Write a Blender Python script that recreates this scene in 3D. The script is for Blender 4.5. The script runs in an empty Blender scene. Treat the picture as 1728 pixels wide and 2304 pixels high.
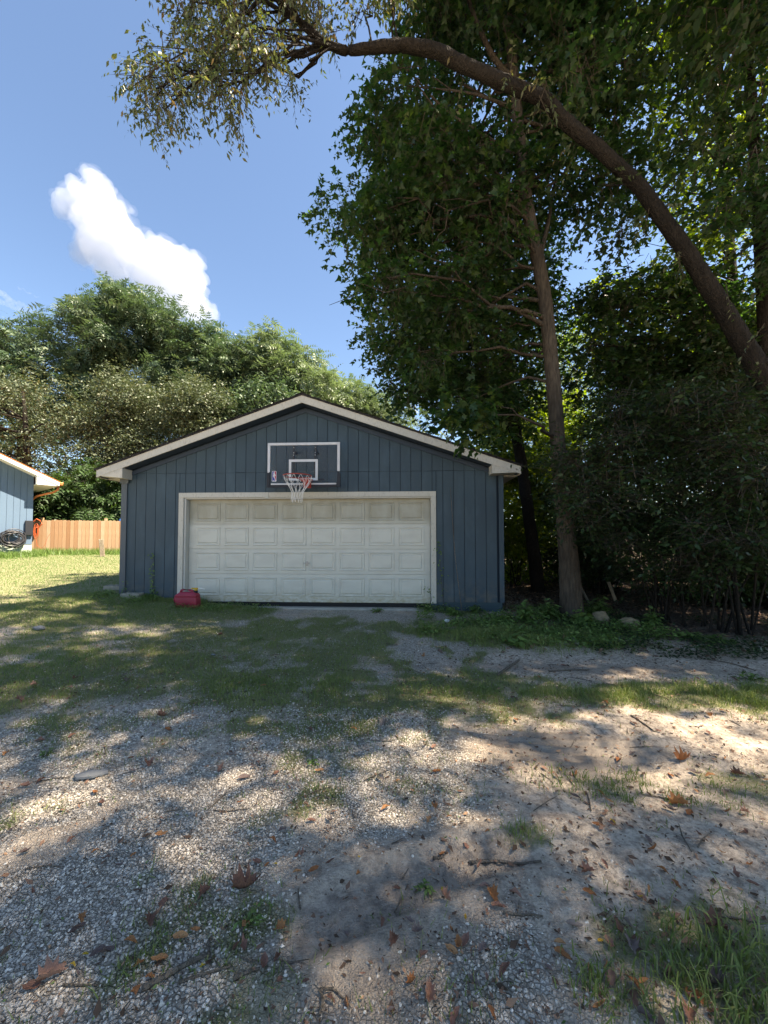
import bpy, math, random
import numpy as np
from mathutils import Vector
random.seed(7); rng = np.random.default_rng(7)
S = bpy.context.scene; COL = S.collection
R = math.radians
# ------------------------------------------------------------------ camera
FPX = 865.0; TH = R(3.2); PT = R(2.0); CY = 1182.0
CAM = np.array([0.0, -8.02, 1.5])
rv = np.array([math.cos(TH), math.sin(TH), 0.0])
fv = np.array([-math.sin(TH)*math.cos(PT), math.cos(TH)*math.cos(PT), math.sin(PT)])
uv = np.cross(rv, fv)
cd = bpy.data.cameras.new('camera'); cam = bpy.data.objects.new('camera', cd); COL.objects.link(cam)
cam.location = CAM; cam.rotation_euler = (math.pi/2 + PT, 0, TH)
cd.sensor_fit = 'HORIZONTAL'; cd.sensor_width = 36.0; cd.lens = FPX/1728*36
cd.shift_y = 30/1728; cd.clip_end = 5000; cd.clip_start = 0.02
S.camera = cam
# ------------------------------------------------------------------ light
SUN_EL = 57.0; SUN_DIR = np.array([0.985, -0.17])      # horizontal direction towards the sun
SUN_DIR = SUN_DIR/np.linalg.norm(SUN_DIR)
W = bpy.data.worlds.new('World'); S.world = W; W.use_nodes = True
wn = W.node_tree.nodes; wl = W.node_tree.links
bg = wn['Background']; sky = wn.new('ShaderNodeTexSky'); sky.sky_type = 'NISHITA'; sky.sun_disc = False
sky.sun_elevation = R(SUN_EL); sky.sun_rotation = math.atan2(SUN_DIR[0], SUN_DIR[1])
sky.air_density = 1.0; sky.dust_density = .3; sky.ozone_density = 7.5
wl.new(sky.outputs[0], bg.inputs[0]); bg.inputs[1].default_value = 0.070
sl = bpy.data.lights.new('sun', 'SUN'); sl.energy = 4.6; sl.angle = R(0.53); sl.color = (1.0, 0.955, 0.90)
so = bpy.data.objects.new('sun', sl); COL.objects.link(so)
sd = Vector((SUN_DIR[0]*math.cos(R(SUN_EL)), SUN_DIR[1]*math.cos(R(SUN_EL)), math.sin(R(SUN_EL))))
so.rotation_euler = sd.to_track_quat('Z', 'Y').to_euler(); so.location = (0, 0, 30)
S.view_settings.view_transform = 'Standard'; S.view_settings.look = 'None'
S.view_settings.gamma = 1; S.view_settings.use_curve_mapping = False
S.view_settings.exposure = 2.3
S.view_settings.use_white_balance = True; S.view_settings.white_balance_temperature = 8200; S.view_settings.white_balance_tint = 10
S.render.engine = 'CYCLES'
S.cycles.max_bounces = 8; S.cycles.diffuse_bounces = 4; S.cycles.transmission_bounces = 4
S.cycles.glossy_bounces = 2; S.cycles.transparent_max_bounces = 6; S.cycles.volume_bounces = 6
S.cycles.use_denoising = True; S.cycles.sample_clamp_indirect = 6.0
S.cycles.caustics_reflective = False; S.cycles.caustics_refractive = False

# ------------------------------------------------------------------ geometry of the view (points only)
def ray(px, py): return fv + rv*((px-864)/FPX) + uv*((CY-py)/FPX)
def at(px, py, Z): return CAM + ray(px, py)*Z
def on_y(px, py, y0):
    d = ray(px, py); return CAM + d*((y0-CAM[1])/d[1])
def sstep(a, b, x):
    t = np.clip((x-a)/(b-a), 0, 1); return t*t*(3-2*t)
def hgt(x, y):
    x = np.asarray(x, float); y = np.asarray(y, float)
    a = sstep(-7.0, -0.8, y)
    q = np.clip(-1.5-x, 0, 4.8); h = a*(0.02+0.0135*q*q+0.02*np.clip(-6.3-x, 0, 12))
    h = h - 0.03*sstep(1.0, 3.0, x)*a
    back = np.clip(y, 0, 9) + 0.25*np.clip(y-9, 0, 40)
    h = h + back*0.042*sstep(4, -5, x)
    h = h + 0.035*np.sin(x*0.9+1.3)*np.sin(y*0.8+0.5)*sstep(-2.5, -4.5, y) 
    h = h - 0.05*np.exp(-(((x-1.55)/0.75)**2+((y+5.35)/0.32)**2))          # muddy dip
    h = h + 0.35*sstep(8, 20, x)
    return h
def on_ground(px, py):
    z = 0.0
    for _ in range(12):
        d = ray(px, py); p = CAM + d*((z-CAM[2])/d[2]); z = float(hgt(p[0], p[1]))
    return np.array([p[0], p[1], z])
# value noise in numpy
_perm = rng.random((256, 256))
def vnoise(x, y, s=1.0):
    x = np.asarray(x)*s+1000; y = np.asarray(y)*s+1000
    xi = np.floor(x).astype(int); yi = np.floor(y).astype(int); fx = x-xi; fy = y-yi
    fx = fx*fx*(3-2*fx); fy = fy*fy*(3-2*fy)
    g = lambda a, b: _perm[a % 256, b % 256]
    return (g(xi, yi)*(1-fx)+g(xi+1, yi)*fx)*(1-fy)+(g(xi, yi+1)*(1-fx)+g(xi+1, yi+1)*fx)*fy
def fbm(x, y, s=1.0, o=4):
    v = 0; a = .5; t = 0
    for i in range(o): v = v+a*vnoise(x, y, s*2**i); t += a; a *= .55
    return v/t

# ------------------------------------------------------------------ mesh helpers
def mesh_np(name, V, F, mats, attrs=None, smooth=False, midx=None):
    """V (n,3); F: array (m,k) or list of tuples"""
    me = bpy.data.meshes.new(name)
    V = np.asarray(V, dtype=np.float32)
    if isinstance(F, np.ndarray):
        m, k = F.shape; loops = F.ravel().astype(np.int32); starts = np.arange(0, m*k, k, dtype=np.int32)
    else:
        m = len(F); loops = np.fromiter((i for f in F for i in f), dtype=np.int32)
        ln = np.fromiter((len(f) for f in F), dtype=np.int32); starts = np.concatenate([[0], np.cumsum(ln)[:-1]]).astype(np.int32)
    me.vertices.add(len(V)); me.vertices.foreach_set('co', V.ravel())
    me.loops.add(len(loops)); me.loops.foreach_set('vertex_index', loops)
    me.polygons.add(m); me.polygons.foreach_set('loop_start', starts)
    if midx is not None: me.polygons.foreach_set('material_index', np.asarray(midx, dtype=np.int32))
    me.update(calc_edges=True)
    me.polygons.foreach_set('use_smooth', np.full(m, bool(smooth)))
    if not isinstance(mats, (list, tuple)): mats = [mats]
    for q in mats: me.materials.append(q)
    if attrs:
        for an, av in attrs.items():
            at_ = me.attributes.new(an, 'FLOAT', 'POINT'); at_.data.foreach_set('value', np.asarray(av, dtype=np.float32))
    return me
def link(name, me, parent=None, loc=(0, 0, 0)):
    o = bpy.data.objects.new(name, me); COL.objects.link(o); o.parent = parent; o.location = loc; return o
def wloc(o):
    v = np.zeros(3)
    while o is not None: v = v+np.array(o.location); o = o.parent
    return v
class MB:
    def __init__(s): s.V = []; s.F = []
    def add(s, vs, fs):
        b = len(s.V); s.V += [tuple(v) for v in vs]; s.F += [tuple(i+b for i in f) for f in fs]; return s
    def box(s, x0, x1, y0, y1, z0, z1):
        v = [(x0,y0,z0),(x1,y0,z0),(x1,y1,z0),(x0,y1,z0),(x0,y0,z1),(x1,y0,z1),(x1,y1,z1),(x0,y1,z1)]
        return s.add(v, [(0,3,2,1),(4,5,6,7),(0,1,5,4),(1,2,6,5),(2,3,7,6),(3,0,4,7)])
    def obox(s, c, ax, ay, az):
        c = np.array(c); ax = np.array(ax); ay = np.array(ay); az = np.array(az)
        v = [c+i*ax+j*ay+k*az for k in (-1, 1) for (i, j) in ((-1,-1),(1,-1),(1,1),(-1,1))]
        return s.add(v, [(0,3,2,1),(4,5,6,7),(0,1,5,4),(1,2,6,5),(2,3,7,6),(3,0,4,7)])
    def prism(s, poly, y0, y1):                       # polygon in xz, extruded along y
        n = len(poly); v = [(x, y0, z) for x, z in poly]+[(x, y1, z) for x, z in poly]
        return s.add(v, [tuple(range(n)), tuple(range(2*n-1, n-1, -1))]+[(i, i+n, (i+1) % n+n, (i+1) % n) for i in range(n)])
    def tube(s, pts, rad, n=8, cap=True, wob=0.0):
        pts = np.array(pts, float); rad = np.broadcast_to(np.array(rad, float), (len(pts),)); rings = []
        t = np.gradient(pts, axis=0); t /= np.linalg.norm(t, axis=1)[:, None]+1e-9
        ref = np.array([0, 0, 1.0]) if abs(t[0][2]) < .8 else np.array([1.0, 0, 0]); v = []
        for i in range(len(pts)):
            a = np.cross(t[i], ref); a /= np.linalg.norm(a)+1e-9; b = np.cross(t[i], a); ref = -np.cross(t[i], a) if False else ref
            for k in range(n):
                w = 2*math.pi*k/n; rr = rad[i]*(1+wob*(random.random()-.5)); v.append(pts[i]+(a*math.cos(w)+b*math.sin(w))*rr)
        m = len(pts); f = [(i*n+k, i*n+(k+1) % n, (i+1)*n+(k+1) % n, (i+1)*n+k) for i in range(m-1) for k in range(n)]
        if cap: f += [tuple(range(n-1, -1, -1)), tuple(range((m-1)*n, m*n))]
        return s.add(v, f)
    def mesh(s, name, mat, off=(0, 0, 0), smooth=False):
        V = np.array(s.V, float)-np.array(off); return mesh_np(name, V, s.F, mat, smooth=smooth)
    def build(s, name, mat, parent=None, smooth=False, bevel=0.0, origin=None):
        pw = wloc(parent) if parent else np.zeros(3)
        V = np.array(s.V, float)
        og = np.array(origin) if origin is not None else (V.min(0)+V.max(0))/2*np.array([1, 1, 0])+np.array([0, 0, V[:, 2].min()])
        o = link(name, s.mesh(name, mat, og, smooth), parent, tuple(og-pw))
        if bevel:
            b = o.modifiers.new('bevel', 'BEVEL'); b.width = bevel; b.segments = 2; b.limit_method = 'ANGLE'
        return o
def tag(o, label=None, cat=None, group=None, kind=None):
    if label: o['label'] = label
    if cat: o['category'] = cat
    if group: o['group'] = group
    if kind: o['kind'] = kind
    return o
def thing(name, loc, label, cat, group=None):
    o = bpy.data.objects.new(name, None); COL.objects.link(o); o.location = tuple(float(v) for v in loc); o.empty_display_size = .1
    return tag(o, label, cat, group)

# ------------------------------------------------------------------ materials
def srgb(h):
    h = h.lstrip('#'); c = [int(h[i:i+2], 16)/255 for i in (0, 2, 4)]
    return tuple(x/12.92 if x <= .04045 else ((x+.055)/1.055)**2.4 for x in c)+(1,)
class Mat:
    def __init__(s, name, rough=.8, spec=.3):
        s.m = bpy.data.materials.new(name); s.m.use_nodes = True; s.n = s.m.node_tree.nodes; s.l = s.m.node_tree.links
        s.b = s.n['Principled BSDF']; s.out = s.n['Material Output']
        s.b.inputs['Roughness'].default_value = rough; s.b.inputs['Specular IOR Level'].default_value = spec
        s._tc = None
    def node(s, t, **k):
        q = s.n.new(t)
        for a, b in k.items(): setattr(q, a, b)
        return q
    def co(s, scale=(1, 1, 1), kind='Object'):
        if not s._tc: s._tc = s.node('ShaderNodeTexCoord')
        mp = s.node('ShaderNodeMapping'); mp.inputs['Scale'].default_value = scale; s.l.new(s._tc.outputs[kind], mp.inputs[0]); return mp.outputs[0]
    def wco(s, scale=(1, 1, 1)):
        g = s.node('ShaderNodeNewGeometry'); mp = s.node('ShaderNodeMapping'); mp.inputs['Scale'].default_value = scale
        s.l.new(g.outputs['Position'], mp.inputs[0]); return mp.outputs[0]
    def noise(s, vec, scale=5, det=4, rough=.55, dist=0):
        q = s.node('ShaderNodeTexNoise'); q.inputs['Scale'].default_value = scale; q.inputs['Detail'].default_value = det
        q.inputs['Roughness'].default_value = rough; q.inputs['Distortion'].default_value = dist; s.l.new(vec, q.inputs['Vector']); return q.outputs['Fac']
    def voro(s, vec, scale=5, feat='F1', out='Distance'):
        q = s.node('ShaderNodeTexVoronoi'); q.feature = feat; q.inputs['Scale'].default_value = scale; s.l.new(vec, q.inputs['Vector']); return q.outputs[out]
    def ramp(s, fac, stops):
        q = s.node('ShaderNodeValToRGB'); e = q.color_ramp.elements
        while len(e) < len(stops): e.new(.5)
        for i, (p, c) in enumerate(stops): e[i].position = p; e[i].color = c if len(c) == 4 else tuple(c)+(1,)
        s.l.new(fac, q.inputs[0]); return q.outputs[0]
    def rng(s, fac, a, b, c=0., d=1.):
        q = s.node('ShaderNodeMapRange'); 
        for i, v in enumerate((a, b, c, d)): q.inputs[i+1].default_value = v
        s.l.new(fac, q.inputs[0]); return q.outputs[0]
    def mix(s, fac, a, b, mode='MIX'):
        q = s.node('ShaderNodeMix', data_type='RGBA', blend_type=mode)
        for i, v in ((0, fac), (6, a), (7, b)):
            if isinstance(v, (int, float)): q.inputs[i].default_value = v
            elif isinstance(v, tuple): q.inputs[i].default_value = v if len(v) == 4 else v+(1,)
            else: s.l.new(v, q.inputs[i])
        return q.outputs[2]
    def math(s, op, a, b=0.0):
        q = s.node('ShaderNodeMath', operation=op)
        for i, v in ((0, a), (1, b)):
            if isinstance(v, (int, float)): q.inputs[i].default_value = v
            else: s.l.new(v, q.inputs[i])
        return q.outputs[0]
    def attr(s, n): return s.node('ShaderNodeAttribute', attribute_name=n).outputs['Fac']
    def orand(s): return s.node('ShaderNodeObjectInfo').outputs['Random']
    def sepz(s, vec, ax='Z'):
        q = s.node('ShaderNodeSeparateXYZ'); s.l.new(vec, q.inputs[0]); return q.outputs[ax]
    def col(s, c):
        if isinstance(c, tuple): s.b.inputs['Base Color'].default_value = c if len(c) == 4 else c+(1,)
        else: s.l.new(c, s.b.inputs['Base Color'])
        return s
    def bump(s, h, strength=.3, dist=.01):
        q = s.node('ShaderNodeBump'); q.inputs['Strength'].default_value = strength; q.inputs['Distance'].default_value = dist
        s.l.new(h, q.inputs['Height']); s.l.new(q.outputs[0], s.b.inputs['Normal']); return s
def leafmat(name, cols, trans=.4, rough=.45, spec=.35, tint=(1.25, 1.3, .45)):
    m = Mat(name, rough, spec); v = m.attr('v'); w = m.wco()
    c = m.ramp(v, [(i/(len(cols)-1), q) for i, q in enumerate(cols)])
    c = m.mix(m.rng(m.noise(w, .9, 2), .35, .7, 0, .35), c, cols[0], 'MIX')
    m.col(c)
    t = m.node('ShaderNodeBsdfTranslucent'); tc = m.mix(1.0, c, tint, 'MULTIPLY')
    m.l.new(tc, t.inputs[0]); mx = m.node('ShaderNodeMixShader'); mx.inputs[0].default_value = trans
    m.l.new(m.b.outputs[0], mx.inputs[1]); m.l.new(t.outputs[0], mx.inputs[2]); m.l.new(mx.outputs[0], m.out.inputs[0]); return m.m
G = {}
G['maple'] = leafmat('maple_leaf', [(.014,.038,.018), (.028,.066,.028), (.05,.098,.036), (.11,.145,.045)], .58, .4, .4, (1.35,1.5,.45))
G['under'] = leafmat('understory_leaf', [(.07,.12,.015), (.12,.19,.02), (.19,.25,.03), (.26,.27,.04)], .55)
G['bough'] = leafmat('cherry_leaf', [(.04,.07,.03), (.08,.105,.05), (.13,.145,.08), (.22,.12,.06)], .35)
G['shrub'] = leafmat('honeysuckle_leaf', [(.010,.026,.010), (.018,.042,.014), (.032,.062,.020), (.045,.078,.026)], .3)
G['far'] = leafmat('locust_leaf', [(.035,.07,.042), (.065,.11,.06), (.10,.148,.08), (.17,.21,.125)], .28, .5, .5, (1.0,1.1,.65))
G['far2'] = leafmat('elm_leaf', [(.045,.068,.038), (.075,.10,.055), (.11,.135,.075), (.17,.17,.10)], .25, .5, .5, (1.0,1.05,.65))
G['pale'] = leafmat('pale_leaf', [(.07,.11,.06), (.11,.155,.085), (.15,.20,.11), (.22,.26,.16)], .35, .5, .5, (1.0,1.1,.65))
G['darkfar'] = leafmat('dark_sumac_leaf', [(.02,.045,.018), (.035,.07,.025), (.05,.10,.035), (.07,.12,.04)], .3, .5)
G['weed'] = leafmat('weed_leaf', [(.07,.13,.035), (.11,.19,.05), (.16,.25,.07), (.22,.29,.10)], .35)
G['grass'] = leafmat('grass_blade', [(.10,.15,.045), (.15,.20,.06), (.21,.255,.08), (.36,.32,.19)], .3, .6)
G['lawn'] = leafmat('lawn_blade', [(.065,.14,.035), (.09,.175,.045), (.115,.205,.055), (.18,.24,.09)], .3, .6)
def bark(name, c0, c1, sc=(9, 9, 1.6)):
    m = Mat(name, .9, .15); w = m.wco(sc); n = m.noise(w, 3, 6, .65); v = m.voro(m.wco((sc[0], sc[1], sc[2]*.8)), 4)
    m.col(m.mix(m.rng(m.noise(m.wco(), 1.5, 3), .4, .65, 0, .5), m.ramp(n, [(.3, c0), (.7, c1)]), tuple(x*.7 for x in c0[:3])))
    m.bump(m.math('ADD', n, v), .9, .02); return m.m
G['bark'] = bark('maple_bark', (.034,.028,.022), (.105,.085,.066))
G['bark_dark'] = bark('dark_furrowed_bark', (.009,.008,.007), (.040,.032,.025), (14, 14, 5))
G['groove'] = Mat('painted_groove_shade', .8, .1).col((.016,.024,.034)).m  # backing darker than the boards: the grooves' shade is put into its colour
G['twig'] = Mat('twig', .9).col((.06,.05,.04)).m
G['stem'] = Mat('green_stem', .7).col((.07,.10,.03)).m
# painted board siding
def paint(name, base, dark, bumps=.25, wear=(.3,.3,.28), wearamt=0.0, splash=False):
    m = Mat(name, .6, .3); w = m.wco(); big = m.noise(w, 1.3, 4); grain = m.noise(m.wco((60, 60, 2.2)), 1.5, 5, .65); rd = m.orand()
    c = m.mix(m.rng(big, .35, .7, 0, .5), base, dark)
    c = m.mix(m.rng(grain, .3, .75, 0, .35), c, dark)
    c = m.mix(m.rng(rd, 0, 1, 0, .28), c, dark)
    if wearamt:
        c = m.mix(m.rng(m.noise(m.wco((7, 7, 2.5)), 6, 6, .7), .60-wearamt*.1, .75, 0, .8), c, wear)
    if splash: c = m.mix(m.math('MULTIPLY', m.rng(m.sepz(w), .75, .15, 0, .75), m.rng(m.noise(m.wco(), 5, 5, .7), .42, .66)), c, (.13,.115,.085)); c = m.mix(m.rng(m.noise(m.wco((1.5, 1, .6)), 2.2, 4, .6), .5, .75, 0, .4), c, tuple(x*1.5+.012 for x in base))
    m.col(c); m.bump(grain, bumps, .006); return m.m
G['siding'] = paint('blue_painted_plywood_siding', (.036,.066,.086), (.028,.049,.066), splash=True)
G['sidetrim'] = paint('blue_grey_corner_trim', (.085,.10,.11), (.06,.08,.1))
G['frieze'] = paint('dark_blue_frieze_paint', (.035,.055,.085), (.028,.045,.068))
G['founda'] = paint('dark_blue_foundation_paint', (.035,.07,.085), (.025,.045,.05))
G['trim'] = paint('weathered_cream_trim', (.50,.485,.43), (.39,.375,.325), .3, (.20,.19,.16), .7)
G['jamb'] = paint('grey_white_jamb', (.50,.50,.47), (.38,.38,.35), .2)
m = Mat('garage_door_paint', .45, .4); w = m.wco(); z = m.sepz(w)
c = m.mix(m.rng(m.noise(m.wco((1.2, 1, 2.5)), 2.2, 5), .4, .72, 0, .55), (.51,.51,.45), (.41,.40,.35))
grime = m.math('MULTIPLY', m.rng(z, .45, .15), m.rng(m.noise(m.wco((3, 3, 6)), 3, 5, .7), .35, .62))
c = m.mix(grime, c, (.33,.28,.17))
top = m.math('MULTIPLY', m.rng(z, 1.75, 1.95), m.rng(m.noise(m.wco((2, 2, 1)), 2, 4), .2, .6, .55, 1))  # top row darkened: shadow put into the colour along with grime
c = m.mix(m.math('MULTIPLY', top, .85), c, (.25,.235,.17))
sp = m.rng(m.voro(m.wco((1, 1, 1)), 4.0), .0, .03, 1, 0); c = m.mix(sp, c, (.12,.10,.08))
m.col(c); m.bump(m.noise(m.wco((30, 30, 90)), 2, 3), .08, .002); G['door'] = m.m
m = Mat('asphalt_shingle', .95, .1); w = m.wco()
m.col(m.ramp(m.noise(w, 25, 5), [(.3, (.012,.011,.012)), (.7, (.045,.042,.042))])); m.bump(m.noise(w, 90, 2), .5, .004); G['shingle'] = m.m
G['rubber'] = Mat('black_rubber', .6).col((.008,.008,.009)).m
G['blackpad'] = Mat('black_foam_padding', .55).col((.016,.018,.024)).m
G['dark'] = Mat('dark_interior', .9).col((.01,.01,.01)).m
def simple(name, c, rough=.6, spec=.3, metal=0, n=12, amt=.25, bump=0.0):
    m = Mat(name, rough, spec); w = m.wco(); k = m.noise(w, n, 4)
    m.col(m.mix(m.rng(k, .35, .7, 0, amt), c, tuple(x*.55 for x in c))); m.b.inputs['Metallic'].default_value = metal
    if bump: m.bump(m.noise(w, n*4, 3), bump, .004)
    return m.m
G['concrete'] = simple('grey_concrete', (.36,.34,.30), .9, .2, 0, 9, .5, .5)
G['block'] = simple('cinder_block', (.30,.28,.23), .95, .1, 0, 30, .5, .9)
G['rim'] = simple('orange_red_painted_steel', (.34,.035,.02), .5, .4)
G['net'] = simple('white_net_cord', (.72,.72,.70), .9, .1)
G['boardwhite'] = simple('greyed_white_border', (.52,.53,.55), .5, .4, 0, 7, .3)
G['steel'] = simple('dull_steel', (.35,.35,.34), .45, .5, .8)
G['canred'] = simple('faded_red_plastic', (.30,.022,.045), .5, .4, 0, 9, .35)
G['yellow'] = simple('yellow_plastic', (.55,.33,.03), .5)
G['whitep'] = simple('white_plastic', (.6,.6,.56), .5)
G['rock'] = simple('sandstone', (.24,.19,.12), .95, .1, 0, 14, .6, .9)
G['slate'] = simple('grey_slate', (.16,.17,.18), .8, .2, 0, 9, .3, .4)
G['stick'] = bark('weathered_stick', (.10,.08,.06), (.24,.20,.16), (20, 20, 20))
G['housebl'] = paint('light_blue_house_siding', (.095,.15,.22), (.08,.13,.195), .2)
G['housewh'] = simple('white_soffit_vinyl', (.72,.72,.70), .6, .3, 0, 3, .12)
G['copper'] = simple('copper_gutter', (.50,.17,.06), .4, .5, .35)
G['greenblock'] = simple('pale_green_block', (.42,.47,.40), .9, .1, 0, 10, .25, .3)
G['hose'] = simple('black_hose', (.03,.03,.035), .4, .5)
G['cord'] = simple('orange_cord', (.45,.09,.03), .6)
G['tarp'] = simple('blue_tarp', (.05,.16,.42), .5)
m = Mat('cedar_picket', .8, .2); rd = m.orand(); g_ = m.noise(m.co((50, 50, 3)), 1.5, 5, .6)
c = m.ramp(rd, [(0, (.30,.17,.095)), (.5, (.42,.27,.165)), (1, (.50,.37,.26))]); c = m.mix(m.rng(g_, .35, .75, 0, .55), c, (.30,.14,.06))
kn = m.rng(m.voro(m.co((9, 9, 4)), 1.3), .0, .09, 1, 0); c = m.mix(m.math('MULTIPLY', kn, .6), c, (.16,.07,.03)); m.col(c); m.bump(g_, .3, .004); G['picket'] = m.m
G['oldwood'] = bark('grey_old_wood', (.20,.16,.11), (.36,.31,.24), (20, 20, 2))
# clear acrylic backboard: mostly see-through, dusty
m = Mat('dusty_acrylic', .15, .5); w = m.wco(); m.col((.25,.26,.27))
tr = m.node('ShaderNodeBsdfTransparent'); tr.inputs[0].default_value = (.93,.94,.95,1); mx = m.node('ShaderNodeMixShader')
dust = m.math('ADD', m.rng(m.noise(m.wco((6, 6, 2)), 3, 6, .7), .55, .8, .05, .30), m.rng(m.voro(m.wco((1, 1, 1)), 9), 0, .10, .4, 0))
m.l.new(dust, mx.inputs[0]); m.l.new(tr.outputs[0], mx.inputs[1]); m.l.new(m.b.outputs[0], mx.inputs[2]); m.l.new(mx.outputs[0], m.out.inputs[0]); G['acrylic'] = m.m
# dry leaves: one material, colour by object
def dryleaf(name, stops):
    m = Mat(name, .75, .25); c = m.ramp(m.orand(), stops); w = m.co((1, 1, 1)); c = m.mix(m.rng(m.noise(w, 35, 4), .35, .7, 0, .45), c, (.05,.028,.015)); m.col(c); m.bump(m.noise(w, 60, 3), .4, .003)
    t = m.node('ShaderNodeBsdfTranslucent'); m.l.new(c, t.inputs[0]); mx = m.node('ShaderNodeMixShader'); mx.inputs[0].default_value = .15
    m.l.new(m.b.outputs[0], mx.inputs[1]); m.l.new(t.outputs[0], mx.inputs[2]); m.l.new(mx.outputs[0], m.out.inputs[0]); return m.m
G['dry_brown'] = dryleaf('dry_brown_leaf', [(0, (.17,.085,.06)), (.5, (.28,.14,.10)), (1, (.38,.21,.15))])
G['dry_orange'] = dryleaf('dry_orange_leaf', [(0, (.33,.12,.045)), (.5, (.42,.18,.07)), (1, (.50,.26,.12))])
G['dry_grey'] = dryleaf('dry_grey_leaf', [(0, (.14,.10,.09)), (.5, (.22,.165,.15)), (1, (.30,.24,.20))])
G['dry_yellow'] = dryleaf('yellow_leaf', [(0, (.50,.33,.03)), (.5, (.60,.42,.06)), (1, (.55,.30,.04))])

# ------------------------------------------------------------------ ground masks (world coordinates)
def blob(x, y, cx, cy, rx, ry, k=1.0, rot=0.0):
    dx = x-cx; dy = y-cy; c, s = math.cos(rot), math.sin(rot); u_ = (dx*c+dy*s)/rx; w_ = (-dx*s+dy*c)/ry
    return np.exp(-(u_*u_+w_*w_)**1.5)*k
def pxblob(x, y, px, py, rx, ry, k=1.0, rot=0.0):
    p = on_ground(px, py); return blob(x, y, p[0], p[1], rx, ry, k, rot)
def masks(x, y):
    n1 = fbm(x, y, 1.3, 4); n2 = fbm(x+31, y+7, 4.0, 3)
    # grass
    g = 1.1*sstep(-2.6, -1.2, y)*sstep(-2.2, -4.0, x)+1.2*sstep(0.0, 1.5, y)*sstep(-2, -6, x)
    g = np.maximum(g, 1.0*sstep(-3.4, -1.8, y)*sstep(-3.6, -4.8, x))
    g = np.maximum(g, pxblob(x, y, 470, 1445, 2.2, .95, .75))
    g = np.maximum(g, pxblob(x, y, 560, 1520, 1.7, .75, .95)); g = np.maximum(g, pxblob(x, y, 850, 1560, 1.1, .55, .85))
    g = np.maximum(g, pxblob(x, y, 1020, 1400, 1.1, .6, .8)); g = np.maximum(g, pxblob(x, y, 1200, 1420, 1.5, .8, 1.1))
    g = np.maximum(g, pxblob(x, y, 1250, 1560, .9, .3, .9)); g = np.maximum(g, pxblob(x, y, 1480, 1565, 1.6, .35, 1.15))
    g = np.maximum(g, pxblob(x, y, 1720, 1570, 1.2, .4, .9)); g = np.maximum(g, pxblob(x, y, 1640, 2190, .42, .34, 1.0))
    g = np.maximum(g, pxblob(x, y, 1640, 1770, .6, .25, .45)); g = np.maximum(g, pxblob(x, y, 1180, 1880, .15, .12, .6)); g = np.maximum(g, pxblob(x, y, 420, 2080, .26, .16, .45))
    g = np.maximum(g, pxblob(x, y, 250, 1640, 1.0, .5, .4)); g = np.maximum(g, pxblob(x, y, 900, 1720, .8, .4, .4))
    g = np.maximum(g, .55*sstep(.52, .66, n1)*sstep(.9, -.2, x)*sstep(-8.5, -6.4, y))
    g = np.maximum(g, .95*sstep(-5.6, -4.5, y)*sstep(2.2, .8, x)*(.30+1.1*sstep(.32, .54, n1)))
    g = g*np.where(y > -2.2, 1.0, .45+1.1*sstep(.36, .62, n2))
    g = g-pxblob(x, y, 980, 1450, .5, .55, .9)-pxblob(x, y, 1250, 1500, 1.9, .30, .9)
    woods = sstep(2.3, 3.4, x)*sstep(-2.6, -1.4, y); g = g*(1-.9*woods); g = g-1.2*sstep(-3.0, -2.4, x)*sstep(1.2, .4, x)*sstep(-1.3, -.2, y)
    # gravel
    edge = .15+.42*(y+8.0)*.45+.5*(n1-.5)
    gr = sstep(.35, -.25, x-edge*.9)
    gr = gr*sstep(.2, -.6, y)*sstep(-8.5, -4, x)*(1-.8*pxblob(x, y, 20, 1440, 1.0, .7))*(.30+.9*sstep(.36, .56, fbm(x+9, y, 2.1, 4)))
    gr = np.maximum(gr, pxblob(x, y, 985, 1450, .6, .7, .9)); gr = np.maximum(gr, .45*sstep(.55, .65, fbm(x+5, y+5, 1.7, 3))*sstep(-1, -3, y)*sstep(1.2, .2, x))
    mud = np.maximum(pxblob(x, y, 1250, 1690, .75, .34, 1.1), pxblob(x, y, 1330, 1505, 1.8, .17, .8)); mud = np.maximum(mud, pxblob(x, y, 860, 2120, .35, .42, .75)); mud = np.maximum(mud, pxblob(x, y, 950, 1980, .45, .14, .7))
    rr1 = on_ground(640, 2110); rr2 = on_ground(1130, 1930); dd = rr2[:2]-rr1[:2]; LL = np.linalg.norm(dd); dd = dd/LL; uu = (x-rr1[0])*dd[0]+(y-rr1[1])*dd[1]; ww = -(x-rr1[0])*dd[1]+(y-rr1[1])*dd[0]
    track = np.exp(-(ww/.26)**4)*sstep(-.1, .15, uu)*sstep(LL+.4, LL, uu); mud = np.maximum(mud, .55*track)
    gr = gr*(1-mud)*(1-track); g = g*(1-.9*np.clip(mud, 0, 1))
    return np.clip(g, 0, 1), np.clip(gr, 0, 1), np.clip(mud, 0, 1), np.clip(woods, 0, 1)
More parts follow.
